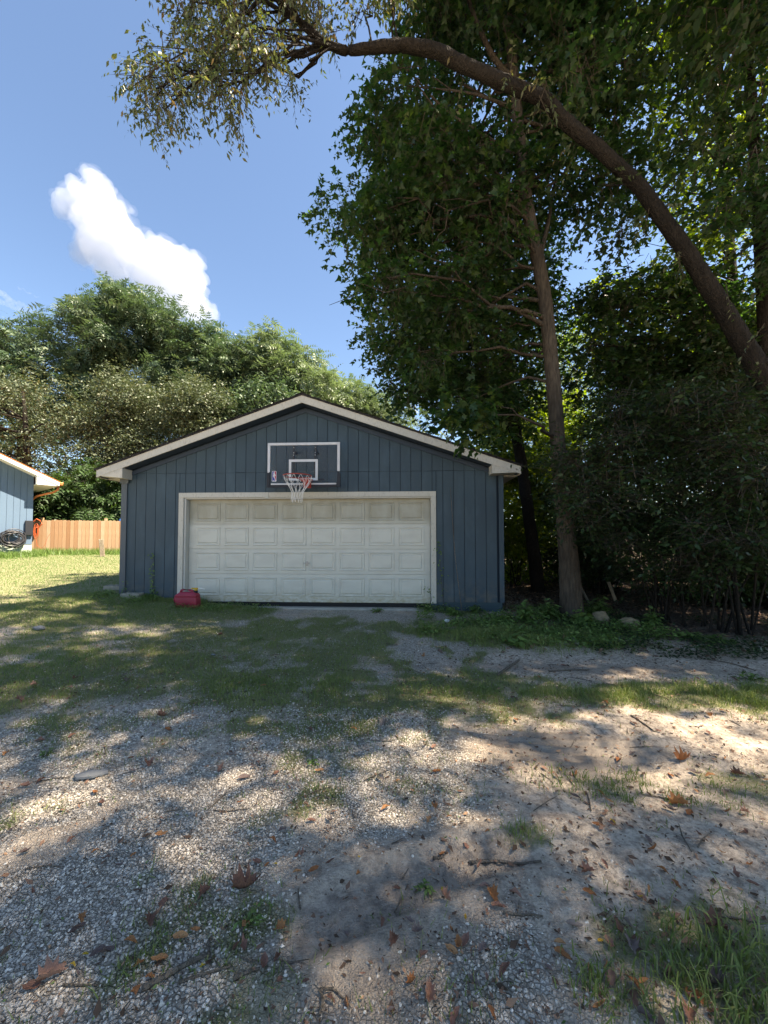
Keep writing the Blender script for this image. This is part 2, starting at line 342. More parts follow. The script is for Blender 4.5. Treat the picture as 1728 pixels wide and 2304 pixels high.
# tyre ruts pressed into the dirt
RA, RB = on_ground(640, 2110), on_ground(1130, 1930)
def rut(x, y):
    d = RB[:2]-RA[:2]; L = np.linalg.norm(d); d = d/L; dx = x-RA[0]; dy = y-RA[1]
    u_ = dx*d[0]+dy*d[1]; w_ = -dx*d[1]+dy*d[0]-.05*np.sin(u_*2)
    inn = sstep(-.1, .1, u_)*sstep(L+.25, L, u_)
    tread = (np.abs(w_) < .11)*(.5+.5*np.sign(np.sin(u_*85+np.sign(w_)*w_*22)))
    return inn*(-.016*np.exp(-(w_/.13)**4)-.016*tread+.020*np.exp(-((np.abs(w_)-.16)/.035)**2))
def rut2(x, y):
    c = on_ground(1250, 1690); dx = x-c[0]; dy = y-c[1]-.15*dx*dx; e = np.exp(-(dx/.8)**4-(dy/.34)**4)
    return -e*.026*(.5+.5*np.sin(dy*75+3*np.sin(dx*1.3)+2*fbm(x, y, 2, 2)))
def relief(x, y):
    return (fbm(x, y, 6, 4)-.5)*.022+rut(x, y)+rut2(x, y)
def gz(x, y):
    near = sstep(4, 1, np.abs(y+5)-1.5)*sstep(7, 5, np.abs(x)); return hgt(x, y)+relief(x, y)*near

def spaced(a, b, fine, lo, hi, grow=1.18):
    v = list(np.arange(lo, hi+1e-6, fine)); s_ = fine
    while v[-1] < b: s_ *= grow; v.append(v[-1]+s_)
    s_ = fine
    while v[0] > a: s_ *= grow; v.insert(0, v[0]-s_)
    return np.array(v)
xs = spaced(-400, 400, .032, -3.0, 3.2, 1.06); ys = spaced(-60, 600, .026, -7.1, -4.6, 1.05)
X, Y = np.meshgrid(xs, ys); Xf, Yf = X.ravel(), Y.ravel(); g_, gr_, md_, wd_ = masks(Xf, Yf); nx, ny = len(xs), len(ys)
i0 = (np.arange(ny-1)[:, None]*nx+np.arange(nx-1)[None]).ravel(); Fg = np.stack([i0, i0+1, i0+nx+1, i0+nx], 1)
m = Mat('ground_dirt_gravel_and_turf', .95, .12); w = m.wco()
n1 = m.noise(w, 3.2, 6, .6); n2 = m.noise(w, 22, 5, .65); n3 = m.noise(w, 120, 3, .6)
dirt = m.mix(m.rng(n1, .35, .65), (.68,.57,.455), (.50,.405,.315)); dirt = m.mix(m.rng(n2, .45, .62, 0, .8), dirt, (.22,.175,.14)); dirt = m.mix(m.rng(m.noise(w, 60, 5, .7), .5, .68, 0, .7), dirt, (.13,.095,.07)); dirt = m.mix(m.rng(n3, .5, .75, 0, .5), dirt, (.66,.58,.50))
vc = m.voro(w, 62, 'F1', 'Color'); vd = m.voro(w, 62, 'DISTANCE_TO_EDGE')
grv = m.ramp(m.sepz(vc, 'X'), [(0, (.30,.255,.205)), (.45, (.50,.44,.37)), (1, (.68,.62,.54))]); grv = m.mix(m.rng(vd, .0, .10, .6, 0), grv, (.26,.215,.17))
tf = m.mix(m.rng(n2, .35, .65), (.12,.15,.05), (.24,.22,.12))
ga = m.attr('gravel'); gs = m.attr('grass'); mu = m.attr('mud'); wo = m.attr('woods')
c = m.mix(m.rng(m.math('ADD', ga, m.math('MULTIPLY', m.math('SUBTRACT', n2, .5), 1.2)), .3, .55), dirt, grv)
c = m.mix(m.rng(m.math('ADD', gs, m.math('MULTIPLY', m.math('SUBTRACT', n2, .5), 1.0)), .30, .75, 0, .8), c, tf)
c = m.mix(m.rng(mu, .1, .9, 0, .8), c, m.mix(m.rng(n1, .4, .6), (.20,.165,.135), (.32,.27,.22)))
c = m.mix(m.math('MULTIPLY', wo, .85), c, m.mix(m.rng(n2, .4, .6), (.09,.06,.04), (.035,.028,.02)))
m.col(c); m.bump(m.math('ADD', m.math('MULTIPLY', n2, .8), m.math('ADD', n3, m.math('MULTIPLY', m.rng(vd, 0, .15), ga))), 1.0, .02)
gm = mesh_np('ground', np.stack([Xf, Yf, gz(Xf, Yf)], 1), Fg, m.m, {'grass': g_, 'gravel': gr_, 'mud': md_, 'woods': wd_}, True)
link('ground', gm)['kind'] = 'structure'

# ------------------------------------------------------------------ leaf machinery
def tri_fan(outline):
    return [(x, y, 0) for x, y in outline], [(0, i, i+1) for i in range(1, len(outline)-1)]
def tmpl(kind):
    if kind == 'maple':      # five pointed lobes round a centre
        o = [(.0,0),(.16,-.44),(.40,-.20),(.76,-.44),(.68,-.12),(1.0,0),(.68,.12),(.76,.44),(.40,.20),(.16,.44)]
        V = [(x, y, -.18*abs(y)-.06*x) for x, y in o]; F = [(0, i, i+1) for i in range(1, 9)]
    elif kind == 'lobed':     # the same leaf with three lobes, for crowns farther off
        o = [(0,0),(.22,-.46),(.50,-.17),(1,0),(.50,.17),(.22,.46)]; V = [(x, y, -.22*abs(y)-.10*x*x) for x, y in o]; F = [(0,1,2),(0,2,3),(0,3,4),(0,4,5)]
    elif kind == 'oval':
        V = [(0,0,0),(.35,-.24,-.05),(1,0,-.14),(.35,.24,-.05)]; F = [(0,1,2),(0,2,3)]
    elif kind == 'narrow':
        V = [(0,0,0),(.4,-.20,-.03),(1,0,-.12),(.4,.20,-.03)]; F = [(0,1,2),(0,2,3)]
    elif kind == 'frond':    # compound leaf: a rib with leaflet pairs
        V = []; F = []
        for i in range(3):
            x = .08+i*.28; L = .36*(1-.3*abs(i-1)/2)
            for s in (-1, 1):
                b = len(V); V += [(x, 0, -.25*x*x), (x+.20, s*L, -.05-.25*x*x), (x+.20, s*.02, -.25*x*x)]; F.append((b, b+1, b+2))
        b = len(V); V += [(.9,-.07,-.2),(1.15,0,-.33),(.9,.07,-.2)]; F.append((b, b+1, b+2))
    elif kind == 'blade':
        V = [(0,-.03,0),(0,.03,0),(.55,-.022,.08),(.55,.022,.08),(1,0,-.1)]; F = [(0,1,3),(0,3,2),(2,3,4)]
    return np.array(V, float), np.array(F, int)
TM = {k: tmpl(k) for k in ('maple', 'lobed', 'oval', 'narrow', 'frond')}
def unit(v): return v/(np.linalg.norm(v, axis=-1, keepdims=True)+1e-9)
def leaf_cloud(P, D, N, size, kind):
    """P base points, D pointing direction, N up-normal (n,3); size (n,) -> verts, faces, per-leaf count"""
    T, F = TM[kind]; D = unit(D); Sd = unit(np.cross(N, D)); Nn = np.cross(D, Sd)
    V = P[:, None]+size[:, None, None]*(T[None, :, 0:1]*D[:, None]+T[None, :, 1:2]*Sd[:, None]+T[None, :, 2:3]*Nn[:, None])
    n, k = len(P), len(T); Fa = (F[None]+(np.arange(n)*k)[:, None, None]).reshape(-1, 3)
    return V.reshape(-1, 3), Fa, k
def sprays(C, Rd, n_spray, per, L, size, kind, droop=.35, flat=.7, rs=None):
    """C clump centres (m,3), Rd radii (m,) -> sprays of leaves on short twigs"""
    g = rs or rng; m_ = len(C); idx = g.choice(m_, n_spray, p=(Rd**2)/(Rd**2).sum())
    q = unit(g.normal(size=(n_spray, 3))); rad = g.random(n_spray)**.45
    off = q*(rad*Rd[idx])[:, None]; off[:, 2] *= flat; base = C[idx]+off
    d = unit(q*np.array([1, 1, .35])+g.normal(size=(n_spray, 3))*.5); d[:, 2] -= droop*g.random(n_spray)*1.6; d = unit(d)
    t = (np.arange(per)+.5)/per; t = np.broadcast_to(t, (n_spray, per))+g.normal(size=(n_spray, per))*.05
    P = base[:, None]+d[:, None]*(t*L)[:, :, None]; P[:, :, 2] -= (t**2)*L*droop*.6
    side = np.where((np.arange(per) % 2) == 0, 1., -1.)[None, :, None]; upv = np.array([0, 0, 1.]); sv = unit(np.cross(d, upv))[:, None]
    LD = d[:, None]*.5+sv*side*.9+g.normal(size=(n_spray, per, 3))*.35; LD[:, :, 2] -= droop
    N = np.broadcast_to(upv, (n_spray, per, 3))+g.normal(size=(n_spray, per, 3))*.45
    sz = size*(.45+.9*g.random((n_spray, per))); vv = np.clip(g.random(n_spray)[:, None]*.55+g.random((n_spray, per))*.45, 0, 1)
    return P.reshape(-1, 3), LD.reshape(-1, 3), N.reshape(-1, 3), sz.ravel(), vv.ravel(), base, d
def inpoly(px, py, poly):
    n = len(poly); c = np.zeros(len(px), bool); j = n-1
    for i in range(n):
        xi, yi = poly[i]; xj, yj = poly[j]
        c ^= ((yi > py) != (yj > py)) & (px < (xj-xi)*(py-yi)/((yj-yi) or 1e-9)+xi); j = i
    return c
def region(poly, z0, z1, n, g=None):
    """n points whose directions fill a region of the view, with real depths z0..z1 metres"""
    g = g or rng; a = np.array(poly); out = []; cnt = 0
    while cnt < n:
        px = g.uniform(a[:, 0].min(), a[:, 0].max(), 4*n); py = g.uniform(a[:, 1].min(), a[:, 1].max(), 4*n)
        k = inpoly(px, py, poly); px, py = px[k], py[k]; Z = g.uniform(z0, z1, len(px))
        out.append(CAM+(fv[None]+rv[None]*((px-864)/FPX)[:, None]+uv[None]*((CY-py)/FPX)[:, None])*Z[:, None]); cnt += len(px)
    return np.concatenate(out)[:n]
def curve(p0, p1, n=6, sag=.15, jit=.06):
    p0 = np.array(p0, float); p1 = np.array(p1, float); L = np.linalg.norm(p1-p0); t = np.linspace(0, 1, n)[:, None]
    pts = p0+(p1-p0)*t; pts[:, 2] += (sag*L*np.sin(t*math.pi))[:, 0]; pts[1:-1] += rng.normal(size=(n-2, 3))*jit*L/n; return pts
def smoothline(pts, n):
    pts = np.array(pts, float); s = np.concatenate([[0], np.cumsum(np.linalg.norm(np.diff(pts, axis=0), axis=1))]); t = np.linspace(0, s[-1], n)
    q = np.stack([np.interp(t, s, pts[:, i]) for i in range(3)], 1)
    for _ in range(3): q[1:-1] = (q[:-2]+2*q[1:-1]+q[2:])/4
    return q
def crown_mesh(name, C, Rd, n_spray, per, L, size, kind, mat, droop=.35, flat=.7, twigs=True, extra=None):
    P, D, N, sz, v, base, d = sprays(C, Rd, n_spray, per, L, size, kind, droop, flat)
    if extra is not None:
        P = np.concatenate([P, extra[0]]); D = np.concatenate([D, extra[1]]); N = np.concatenate([N, extra[2]]); sz = np.concatenate([sz, extra[3]]); v = np.concatenate([v, extra[4]])
    V, F, k = leaf_cloud(P, D, N, sz, kind); vv = np.repeat(v, k); mi = np.zeros(len(F), int)
    if twigs:
        a = base-d*L*.35; b = base+d*L*.95; b[:, 2] -= L*droop*.55; wv = unit(np.cross(d, np.array([0, 0, 1.])))*.006; wz = np.array([0, 0, .006])
        TV = np.stack([a-wv, a+wv, b, a+wz], 1).reshape(-1, 3); TF = (np.array([[0, 1, 2], [0, 2, 3], [1, 3, 2]])[None]+(np.arange(len(a))*4)[:, None, None]).reshape(-1, 3)+len(V)
        V = np.concatenate([V, TV]); F = np.concatenate([F, TF]); vv = np.concatenate([vv, np.zeros(len(TV))]); mi = np.concatenate([mi, np.ones(len(TF), int)])
    return mesh_np(name, V, F, [mat, G['twig']], {'v': vv}, False, mi), (P, D, N, sz, v)
def tree(name, label, trunk, tr, C, Rd, leaf, mat, bk, n_spray, per=8, L=.45, size=.12, droop=.35, flat=.7, group=None, cat='tree', sides=12, limb=.035, nlimb=60, wob=.06, twigs=True, name_leaf_near=0, extra_limbs=()):
    """trunk: polyline (world), tr radii; crown clumps C, Rd"""
    tp = smoothline(trunk, max(8, len(trunk)*(12 if sides > 14 else 4))); rr = np.interp(np.linspace(0, 1, len(tp)), np.linspace(0, 1, len(tr)), tr)
    loc = tp[0].copy(); t = thing(name, loc, label, cat, group)
    MB().tube(tp, rr, sides, wob=wob).build('trunk', G[bk], t, True)
    lm = MB(); k = min(nlimb, len(C)); order = rng.permutation(len(C))[:k]; ends = []
    for i in order:
        c = C[i]; d = np.linalg.norm(tp-c, axis=1)+np.maximum(0, tp[:, 2]-c[2]+.1)*1.5; j = int(np.argmin(d[2:]))+2; dd = np.linalg.norm(tp[j]-c)
        if dd < .25: continue
        r0 = min(rr[j]*.55, limb*(.5+dd*.25)); pts = curve(tp[j], c, 6, .06, .25); lm.tube(pts, np.linspace(r0, .008, 6), 5, False)
        for q in range(2):
            e = c+rng.normal(size=3)*Rd[i]*.7; lm.tube(curve(pts[3+q], e, 4, .03, .2), np.linspace(r0*.4, .004, 4), 4, False)
    for p, r_ in extra_limbs: lm.tube(smoothline(p, 14), np.linspace(r_[0], r_[1], 14), 8, False, wob)
    if lm.V: lm.build('limbs', G[bk], t, True)['kind'] = 'stuff'
    me, data = crown_mesh('crown', C-loc, Rd, n_spray, per, L, size, leaf, G[mat], droop, flat, twigs)
    cr = link('crown', me, t); cr['kind'] = 'stuff'
    if name_leaf_near:
        P, D, N, sz, v = data; dist = np.linalg.norm(P+loc-CAM, axis=1); rel = P+loc-CAM; zz = rel@fv; xx = rel@rv/np.maximum(zz, .1); yy = rel@uv/np.maximum(zz, .1)
        vis = (zz > 1)&(np.abs(xx) < 1)&(yy < 1.35)&(yy > -.5); dist = np.where(vis, dist, 1e9); pick = np.argsort(dist)[:name_leaf_near]
        T, F = TM['maple']; ms = []
        for a in range(4): ms.append(mesh_np('leaf', T, F, G[mat], {'v': np.full(len(T), .2+.25*a)}))
        from mathutils import Matrix
        for a, i in enumerate(pick):
            o = link('leaf', ms[a % 4], t); dx = unit(D[i]); sy = unit(np.cross(N[i], D[i])); nz = np.cross(dx, sy); s_ = sz[i]*1.15+.02
            o.matrix_local = Matrix.Translation(Vector(P[i]+rng.normal(size=3)*.08))@Matrix(((dx[0],sy[0],nz[0]),(dx[1],sy[1],nz[1]),(dx[2],sy[2],nz[2]))).to_4x4()@Matrix.Scale(s_, 4)
    return t
def U(lst): return [(x*1728/1659, y*1728/1659) for x, y in lst]     # coordinates read off a 1659-wide view
def rads(n, a, b): return rng.uniform(a, b, n)
# ================================================================== GARAGE
gar = thing('garage', (-2.08, 3.6, 0.05), 'blue board-sided detached garage with a low gable roof and one wide cream door', 'garage')
GX0, GX1, AX, AZ, SL = -6.15, 2.0, -2.12, 4.49, 0.3445
EX0, EX1 = -6.50, 2.29
def zr(x): return AZ-SL*abs(x-AX)                         # top of the roof over x
# walls behind the boards (with door opening), sides and back
wb = MB()
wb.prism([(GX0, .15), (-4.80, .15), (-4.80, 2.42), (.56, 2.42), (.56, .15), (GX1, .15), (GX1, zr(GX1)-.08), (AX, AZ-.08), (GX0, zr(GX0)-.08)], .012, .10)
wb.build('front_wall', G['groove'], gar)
MB().box(GX0, GX0+.1, .104, 7.2, .02, 2.95).build('side_wall', G['siding'], gar)
MB().box(GX1-.1, GX1, .104, 7.2, .02, 2.95).build('side_wall', G['siding'], gar)
MB().prism([(GX0+.104, .1), (GX1-.104, .1), (GX1-.104, 2.95), (AX, AZ-.1), (GX0+.104, 2.95)], 7.08, 7.2).build('back_wall', G['siding'], gar)
MB().box(GX0+.12, GX1-.12, .3, 7.0, .0, .12).build('floor_slab', G['concrete'], gar)
# grooved siding boards, every one a part
PT_ = .2205; xg = [-5.84+PT_*k for k in range(-1, 36)]
def bd(x0, x1, z0, z1fn, name='siding_board'):
    j = rng.uniform(-.0015, .0015)
    MB().prism([(x0+.0052, z0), (x1-.0052, z0), (x1-.0052, z1fn(x1-.0052)), (x0+.0052, z1fn(x0+.0052))], -.004+j, .011).build(name, G['siding'], gar)
JZ = 2.915
for a, b in zip(xg[:-1], xg[1:]):
    a2, b2 = max(a, GX0+.005), min(b, GX1-.002)
    if b2-a2 < .03: continue
    top = lambda x: zr(x)-.20
    if b2 < -4.872 or a2 > .632: bd(a2, b2, .20 if a2 > 0 else .17, lambda x: JZ-.004)
    elif a2 < -4.872: 
        bd(a2, -4.868, .17, lambda x: JZ-.004); bd(-4.868, b2, 2.492, lambda x: JZ-.004)
    elif b2 > .632:
        bd(.636, b2, .20, lambda x: JZ-.004); bd(a2, .636, 2.492, lambda x: JZ-.004)
    else: bd(a2, b2, 2.492, lambda x: JZ-.004)
    dz = rng.uniform(0, .006)
    if min(top(a2), top(b2)) > JZ+.02:
        x0_, x1_ = a2, b2
        if x0_ < AX < x1_:
            MB().prism([(x0_+.0052, JZ+dz), (x1_-.0052, JZ+dz), (x1_-.0052, top(x1_)), (AX, top(AX)), (x0_+.0052, top(x0_))], -.006, .011).build('siding_board', G['siding'], gar)
        else: bd(x0_, x1_, JZ+dz, top)
MB().box(GX0-.012, GX0+.115, -.034, -.006, .2, 2.80).build('corner_trim', G['sidetrim'], gar, bevel=.003)
MB().box(GX0-.016, GX0-.001, -.006, .12, .2, 2.80).build('corner_trim', G['sidetrim'], gar)
MB().box(GX1-.085, GX1+.012, -.030, -.006, .2, 2.80).build('corner_trim', G['siding'], gar, bevel=.003)
MB().box(GX0-.03, GX0+.16, -.060, -.036, 2.70, 2.96).build('corner_cap', G['sidetrim'], gar, bevel=.003)
for s, e in ((-1, GX0+.12), (1, GX1-.02)):                # frieze boards under the rake
    q = [(AX, AZ-.215), (e, zr(e)-.215), (e, zr(e)-.30), (AX, AZ-.30)]
    if s < 0: q = q[::-1]
    MB().prism(q, -.030, -.008).build('frieze_board', G['frieze'], gar)
MB().box(.637, GX1-.03, -.002, .010, .0, .196).build('foundation', G['founda'], gar)
MB().box(-6.1, -4.872, -.002, .010, .0, .166).build('foundation', G['founda'], gar)
# trim round the door
MB().box(-4.87, -4.76, -.035, -.006, .10, 2.378).build('door_trim', G['trim'], gar, bevel=.004)
MB().box(.525, .632, -.035, -.006, .17, 2.378).build('door_trim', G['trim'], gar, bevel=.004)
MB().box(-4.87, -2.9, -.036, -.006, 2.38, 2.488).build('door_trim', G['trim'], gar, bevel=.004)
MB().box(-2.897, .632, -.035, -.006, 2.38, 2.486).build('door_trim', G['trim'], gar, bevel=.004)
MB().box(-4.76, -4.72, -.004, .20, .10, 2.378).build('door_jamb', G['jamb'], gar)
MB().box(.525, .552, -.004, .20, .17, 2.378).build('door_jamb', G['jamb'], gar)
MB().box(-4.72, .525, -.004, .20, 2.352, 2.379).build('door_jamb', G['jamb'], gar)
MB().box(.53, .64, -.030, .05, -.02, .165).build('trim_post', G['founda'], gar)
MB().box(-4.72, .525, -.06, .28, -.12, .062).build('door_sill', G['concrete'], gar, bevel=.008)
MB().box(-4.72, .525, .10, .16, .064, .14).build('bottom_seal', G['rubber'], gar)
MB().box(-4.72, .525, .30, .33, .0, 2.35).build('interior_shade', G['dark'], gar)
# sectional door
DY = .125; dz_ = [.142, .745, 1.281, 1.818, 2.36]
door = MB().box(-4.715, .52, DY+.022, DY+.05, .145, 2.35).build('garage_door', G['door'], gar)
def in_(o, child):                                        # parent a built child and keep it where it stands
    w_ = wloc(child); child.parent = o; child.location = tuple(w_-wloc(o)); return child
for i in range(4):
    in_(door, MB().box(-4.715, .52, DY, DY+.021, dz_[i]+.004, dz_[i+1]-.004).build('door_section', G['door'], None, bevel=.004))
def ring(w, h, ins, y): return [(-w/2+ins, y, ins), (w/2-ins, y, ins), (w/2-ins, y, h-ins), (-w/2+ins, y, h-ins)]
pm = MB(); pw_, ph_ = .545, .395
rs_ = [ring(pw_, ph_, 0, 0), ring(pw_, ph_, .008, -.011), ring(pw_, ph_, .020, -.011), ring(pw_, ph_, .038, .001), ring(pw_, ph_, .052, .001), ring(pw_, ph_, .070, -.012)]
pv = [v for r_ in rs_ for v in r_]; pf = [(4*i+k, 4*i+(k+1) % 4, 4*(i+1)+(k+1) % 4, 4*(i+1)+k) for i in range(5) for k in range(4)]+[(20, 21, 22, 23)]
pm.add(pv, pf); pme = pm.mesh('door_panel', G['door'])
dl = wloc(door)
for i in range(4):
    for k in range(8):
        x = -4.29+k*.63; z = [.275, 1.281-.465, 1.818-.465, 1.88][i]
        o = link('door_panel', pme, door, tuple(np.array([x, DY-.0025, z])-dl))
hd = MB().tube([(-2.10, DY, .98), (-2.10, DY-.05, .98)], .012, 8).box(-2.17, -2.04, DY-.066, DY-.05, .972, .99).box(-2.125, -2.08, DY-.012, DY-.003, .92, 1.02)
in_(door, hd.build('door_handle', G['steel'], None))
# roof
RY0, RY1 = -.335, 7.45
def roofpoly(off, th, x0, x1): return [(x0, zr(x0)-off), (x1, zr(x1)-off), (x1, zr(x1)-off-th), (x0, zr(x0)-off-th)]
for s in (-1, 1):
    e = EX0-.03 if s < 0 else EX1+.03
    q = roofpoly(.012, .028, AX, e); roof = MB().prism(q if s > 0 else q[::-1], RY0-.012, RY1).build('roof', G['shingle'], gar)
    n = 22; L = abs(e-AX)
    xx = np.linspace(AX, e, n+1)
    for k in range(n):                                    # shingle courses, each lapping the next
        a, b = xx[k], xx[k+1]; jit = rng.uniform(-.010, .008)
        q = [(a, zr(a)-.006), (b, zr(b)+.004), (b, zr(b)-.010), (a, zr(a)-.0115)]
        in_(roof, MB().prism(q if s > 0 else q[::-1], RY0-.02+jit, RY1+.01).build('shingle_course', G['shingle'], None))
    x_e = EX0 if s < 0 else EX1
    q = roofpoly(.042, .150, AX, x_e-s*.006)
    in_(roof, MB().prism(q if s > 0 else q[::-1], -.325, -.297).build('rake_board', G['trim'], None))
    q = roofpoly(.17, .012, AX, x_e-s*.02)
    in_(roof, MB().prism(q if s > 0 else q[::-1], -.295, -.034).build('rake_soffit', G['frieze'], None))
    b = -5.93 if s < 0 else 1.72
    q = [(x_e-s*.012, zr(x_e)-.155), (b, zr(b)-.193), (b, 2.775)] if s < 0 else [(x_e-s*.012, zr(x_e)-.155), (b, zr(b)-.193), (b, 2.80)]
    in_(roof, MB().prism(q, -.318, -.02).build('eave_return', G['trim'], None))
    in_(roof, MB().box(min(x_e, x_e-s*.02), max(x_e, x_e-s*.02), -.29, 7.3, zr(x_e)-.19, zr(x_e)-.045).build('eave_fascia', G['trim'], None))
    w_ = GX0-.02 if s < 0 else GX1+.02
    in_(roof, MB().box(min(x_e-s*.022, w_), max(x_e-s*.022, w_), -.015, 7.3, zr(x_e)-.185, zr(x_e)-.172).build('eave_soffit', G['trim'], None))
in_(roof, MB().prism([(AX-.13, zr(AX-.13)+.006), (AX, AZ+.012), (AX+.13, zr(AX+.13)+.006), (AX+.13, zr(AX+.13)-.002), (AX, AZ+.002), (AX-.13, zr(AX-.13)-.002)][::-1], RY0-.024, RY1+.01).build('ridge_cap', G['shingle'], None))

# ================================================================== BASKETBALL HOOP
BY = -.28; bc = np.array([-2.085, BY, 2.58])
hp = thing('basketball_hoop', bc, 'clear rectangular basketball backboard with orange rim and white net above the garage door', 'basketball hoop')
x0, x1, z0, z1 = -2.835, -1.335, 2.575, 3.475; bw = .052
bbp = MB().box(x0+.01, x1-.01, BY, BY+.008, z0+.03, z1-.005).build('backboard', G['acrylic'], hp)
for q in ((x0, x1, z1-bw, z1), (x0, x0+bw, 2.86, z1-bw-.001), (x1-bw, x1, 2.88, z1-bw-.001), (x0+bw+.02, x1-bw-.02, z0+.032, z0+.062)):
    in_(bbp, MB().box(q[0], q[1], BY-.016, BY+.02, q[2], q[3]).build('border', G['boardwhite'], None, bevel=.003))
sx0, sx1, sz0, sz1 = -2.392, -1.79, 2.695, 3.13
for q in ((sx0, sx1, sz1-.05, sz1), (sx0, sx1, sz0, sz0+.05), (sx0, sx0+.05, sz0+.05, sz1-.05), (sx1-.05, sx1, sz0+.05, sz1-.05)):
    in_(bbp, MB().box(q[0], q[1], BY-.004, BY-.001, q[2], q[3]).build('target_square', G['boardwhite'], None))
for s in (0, 1):
    a, b = (x0-.012, x0+bw) if s == 0 else (x1-bw, x1+.012); o_, i_ = (a, b) if s == 0 else (b, a)
    q = [(o_, z0-.02), (i_, z0-.02), (i_, 2.875), (o_, 2.835)]
    MB().prism(q if s == 0 else q[::-1], BY-.022, BY+.022).build('corner_pad', G['blackpad'], hp, bevel=.004)
MB().box(x0+bw+.001, x1-bw-.001, BY-.022, BY+.022, z0-.02, z0+.030).build('bottom_pad', G['blackpad'], hp, bevel=.004)
for px_ in (-2.305, -1.855):
    MB().box(px_-.022, px_+.022, BY+.03, BY+.07, 2.72, 3.42).box(px_-.02, px_+.02, BY+.07, -.012, 3.28, 3.33).box(px_-.02, px_+.02, BY+.07, -.012, 2.80, 2.85).build('mount_post', G['blackpad'], hp)
    for zz in (3.38, 3.27, 3.22): MB().tube([(px_+.01, BY-.006, zz), (px_+.01, BY+.03, zz)], .009, 8).build('bolt', G['steel'], hp)
MB().box(-2.5, -1.66, BY+.03, BY+.05, 2.70, 2.735).build('crossbar', G['blackpad'], hp)
# emblem: rounded badge, blue and red halves, white player shape
def rrect(x0, x1, z0, z1, r, n=5):
    p = []
    for cx, cz, a0 in ((x1-r, z0+r, -90), (x1-r, z1-r, 0), (x0+r, z1-r, 90), (x0+r, z0+r, 180)):
        for k in range(n+1): a = R(a0+90*k/n); p.append((cx+r*math.cos(a), cz+r*math.sin(a)))
    return p
G['embw'] = simple('emblem_white', (.6,.6,.6), .5); G['embb'] = simple('emblem_blue', (.03,.05,.26), .5); G['embr'] = simple('emblem_red', (.45,.03,.06), .5)
ex0, ex1, ez0, ez1 = -2.745, -2.650, 2.675, 2.895
eb = MB().prism(rrect(ex0, ex1, ez0, ez1, .02), BY-.0025, BY-.0005).build('emblem', G['embw'], hp); W_, H_ = ex1-ex0, ez1-ez0
E2 = lambda pts: [(ex0+x*W_, ez0+z*H_) for x, z in pts]
in_(eb, MB().prism(E2([(.07,.16),(.10,.06),(.20,.035),(.62,.035),(.66,.14),(.58,.30),(.36,.42),(.20,.55),(.34,.68),(.30,.80),(.44,.90),(.46,.965),(.2,.965),(.10,.93),(.07,.84)]), BY-.0045, BY-.003).build('emblem_blue_field', G['embb'], None))
in_(eb, MB().prism(E2([(.93,.16),(.93,.84),(.90,.93),(.80,.965),(.56,.965),(.62,.88),(.60,.80),(.80,.62),(.86,.52),(.60,.55),(.66,.42),(.80,.22),(.82,.06)]), BY-.0045, BY-.003).build('emblem_red_field', G['embr'], None))
in_(eb, MB().prism(E2([(.22,.06),(.50,.06),(.50,.115),(.22,.115)]), BY-.0060, BY-.0047).build('emblem_lettering', G['embw'], None))
# rim and net
ra = on_y(638.7, 1071, -.80); rb = on_y(700.7, 1071, -.80); rr_ = (rb[0]-ra[0])/2; rc = np.array([(ra[0]+rb[0])/2, -.80, ra[2]])
def circ(c, r, n=40): return [(c[0]+r*math.cos(2*math.pi*k/n), c[1]+r*math.sin(2*math.pi*k/n), c[2]) for k in range(n+1)]
MB().tube(circ(rc, rr_), .010, 8, False).build('rim', G['rim'], hp, True)
MB().prism([(rc[0]-.04, rc[2]-.02), (rc[0]+.08, rc[2]-.15), (rc[0]+.12, rc[2]-.15), (rc[0]+.13, rc[2]-.02)], BY-.11, BY-.022).tube([(rc[0]-.1, rc[1]+rr_*.93, rc[2]), (rc[0]-.05, BY-.03, rc[2]-.01)], .009, 6).tube([(rc[0]+.1, rc[1]+rr_*.93, rc[2]), (rc[0]+.15, BY-.03, rc[2]-.01)], .009, 6).box(rc[0]-.06, rc[0]+.17, BY-.12, BY-.025, rc[2]-.03, rc[2]+.005).box(rc[0]-.02, rc[0]+.14, BY-.03, BY-.018, rc[2]-.17, rc[2]+.01).build('rim_bracket', G['rim'], hp)
nt = MB(); NL = .50; rt = lambda t: rr_*(1-.63*sstep(0, .75, t)+.03*t)
for k in range(12):
    for s in (-1, 1):
        pts = []
        for t in np.linspace(0, 1, 16):
            nseg = 4; ph = (t*nseg) % 1; tri = abs(((t*nseg) % 2)-1); a = 2*math.pi*(k+s*.5*(1-tri))/12+.05*math.sin(9*t+k)
            r_ = float(rt(t)); pts.append((rc[0]+r_*math.cos(a)+.012*math.sin(5*t), rc[1]+r_*math.sin(a), rc[2]-t*NL+.012*math.sin(k*2.1)*t))
        nt.tube(pts, .0032, 4, False)
nt.build('net', G['net'], hp)

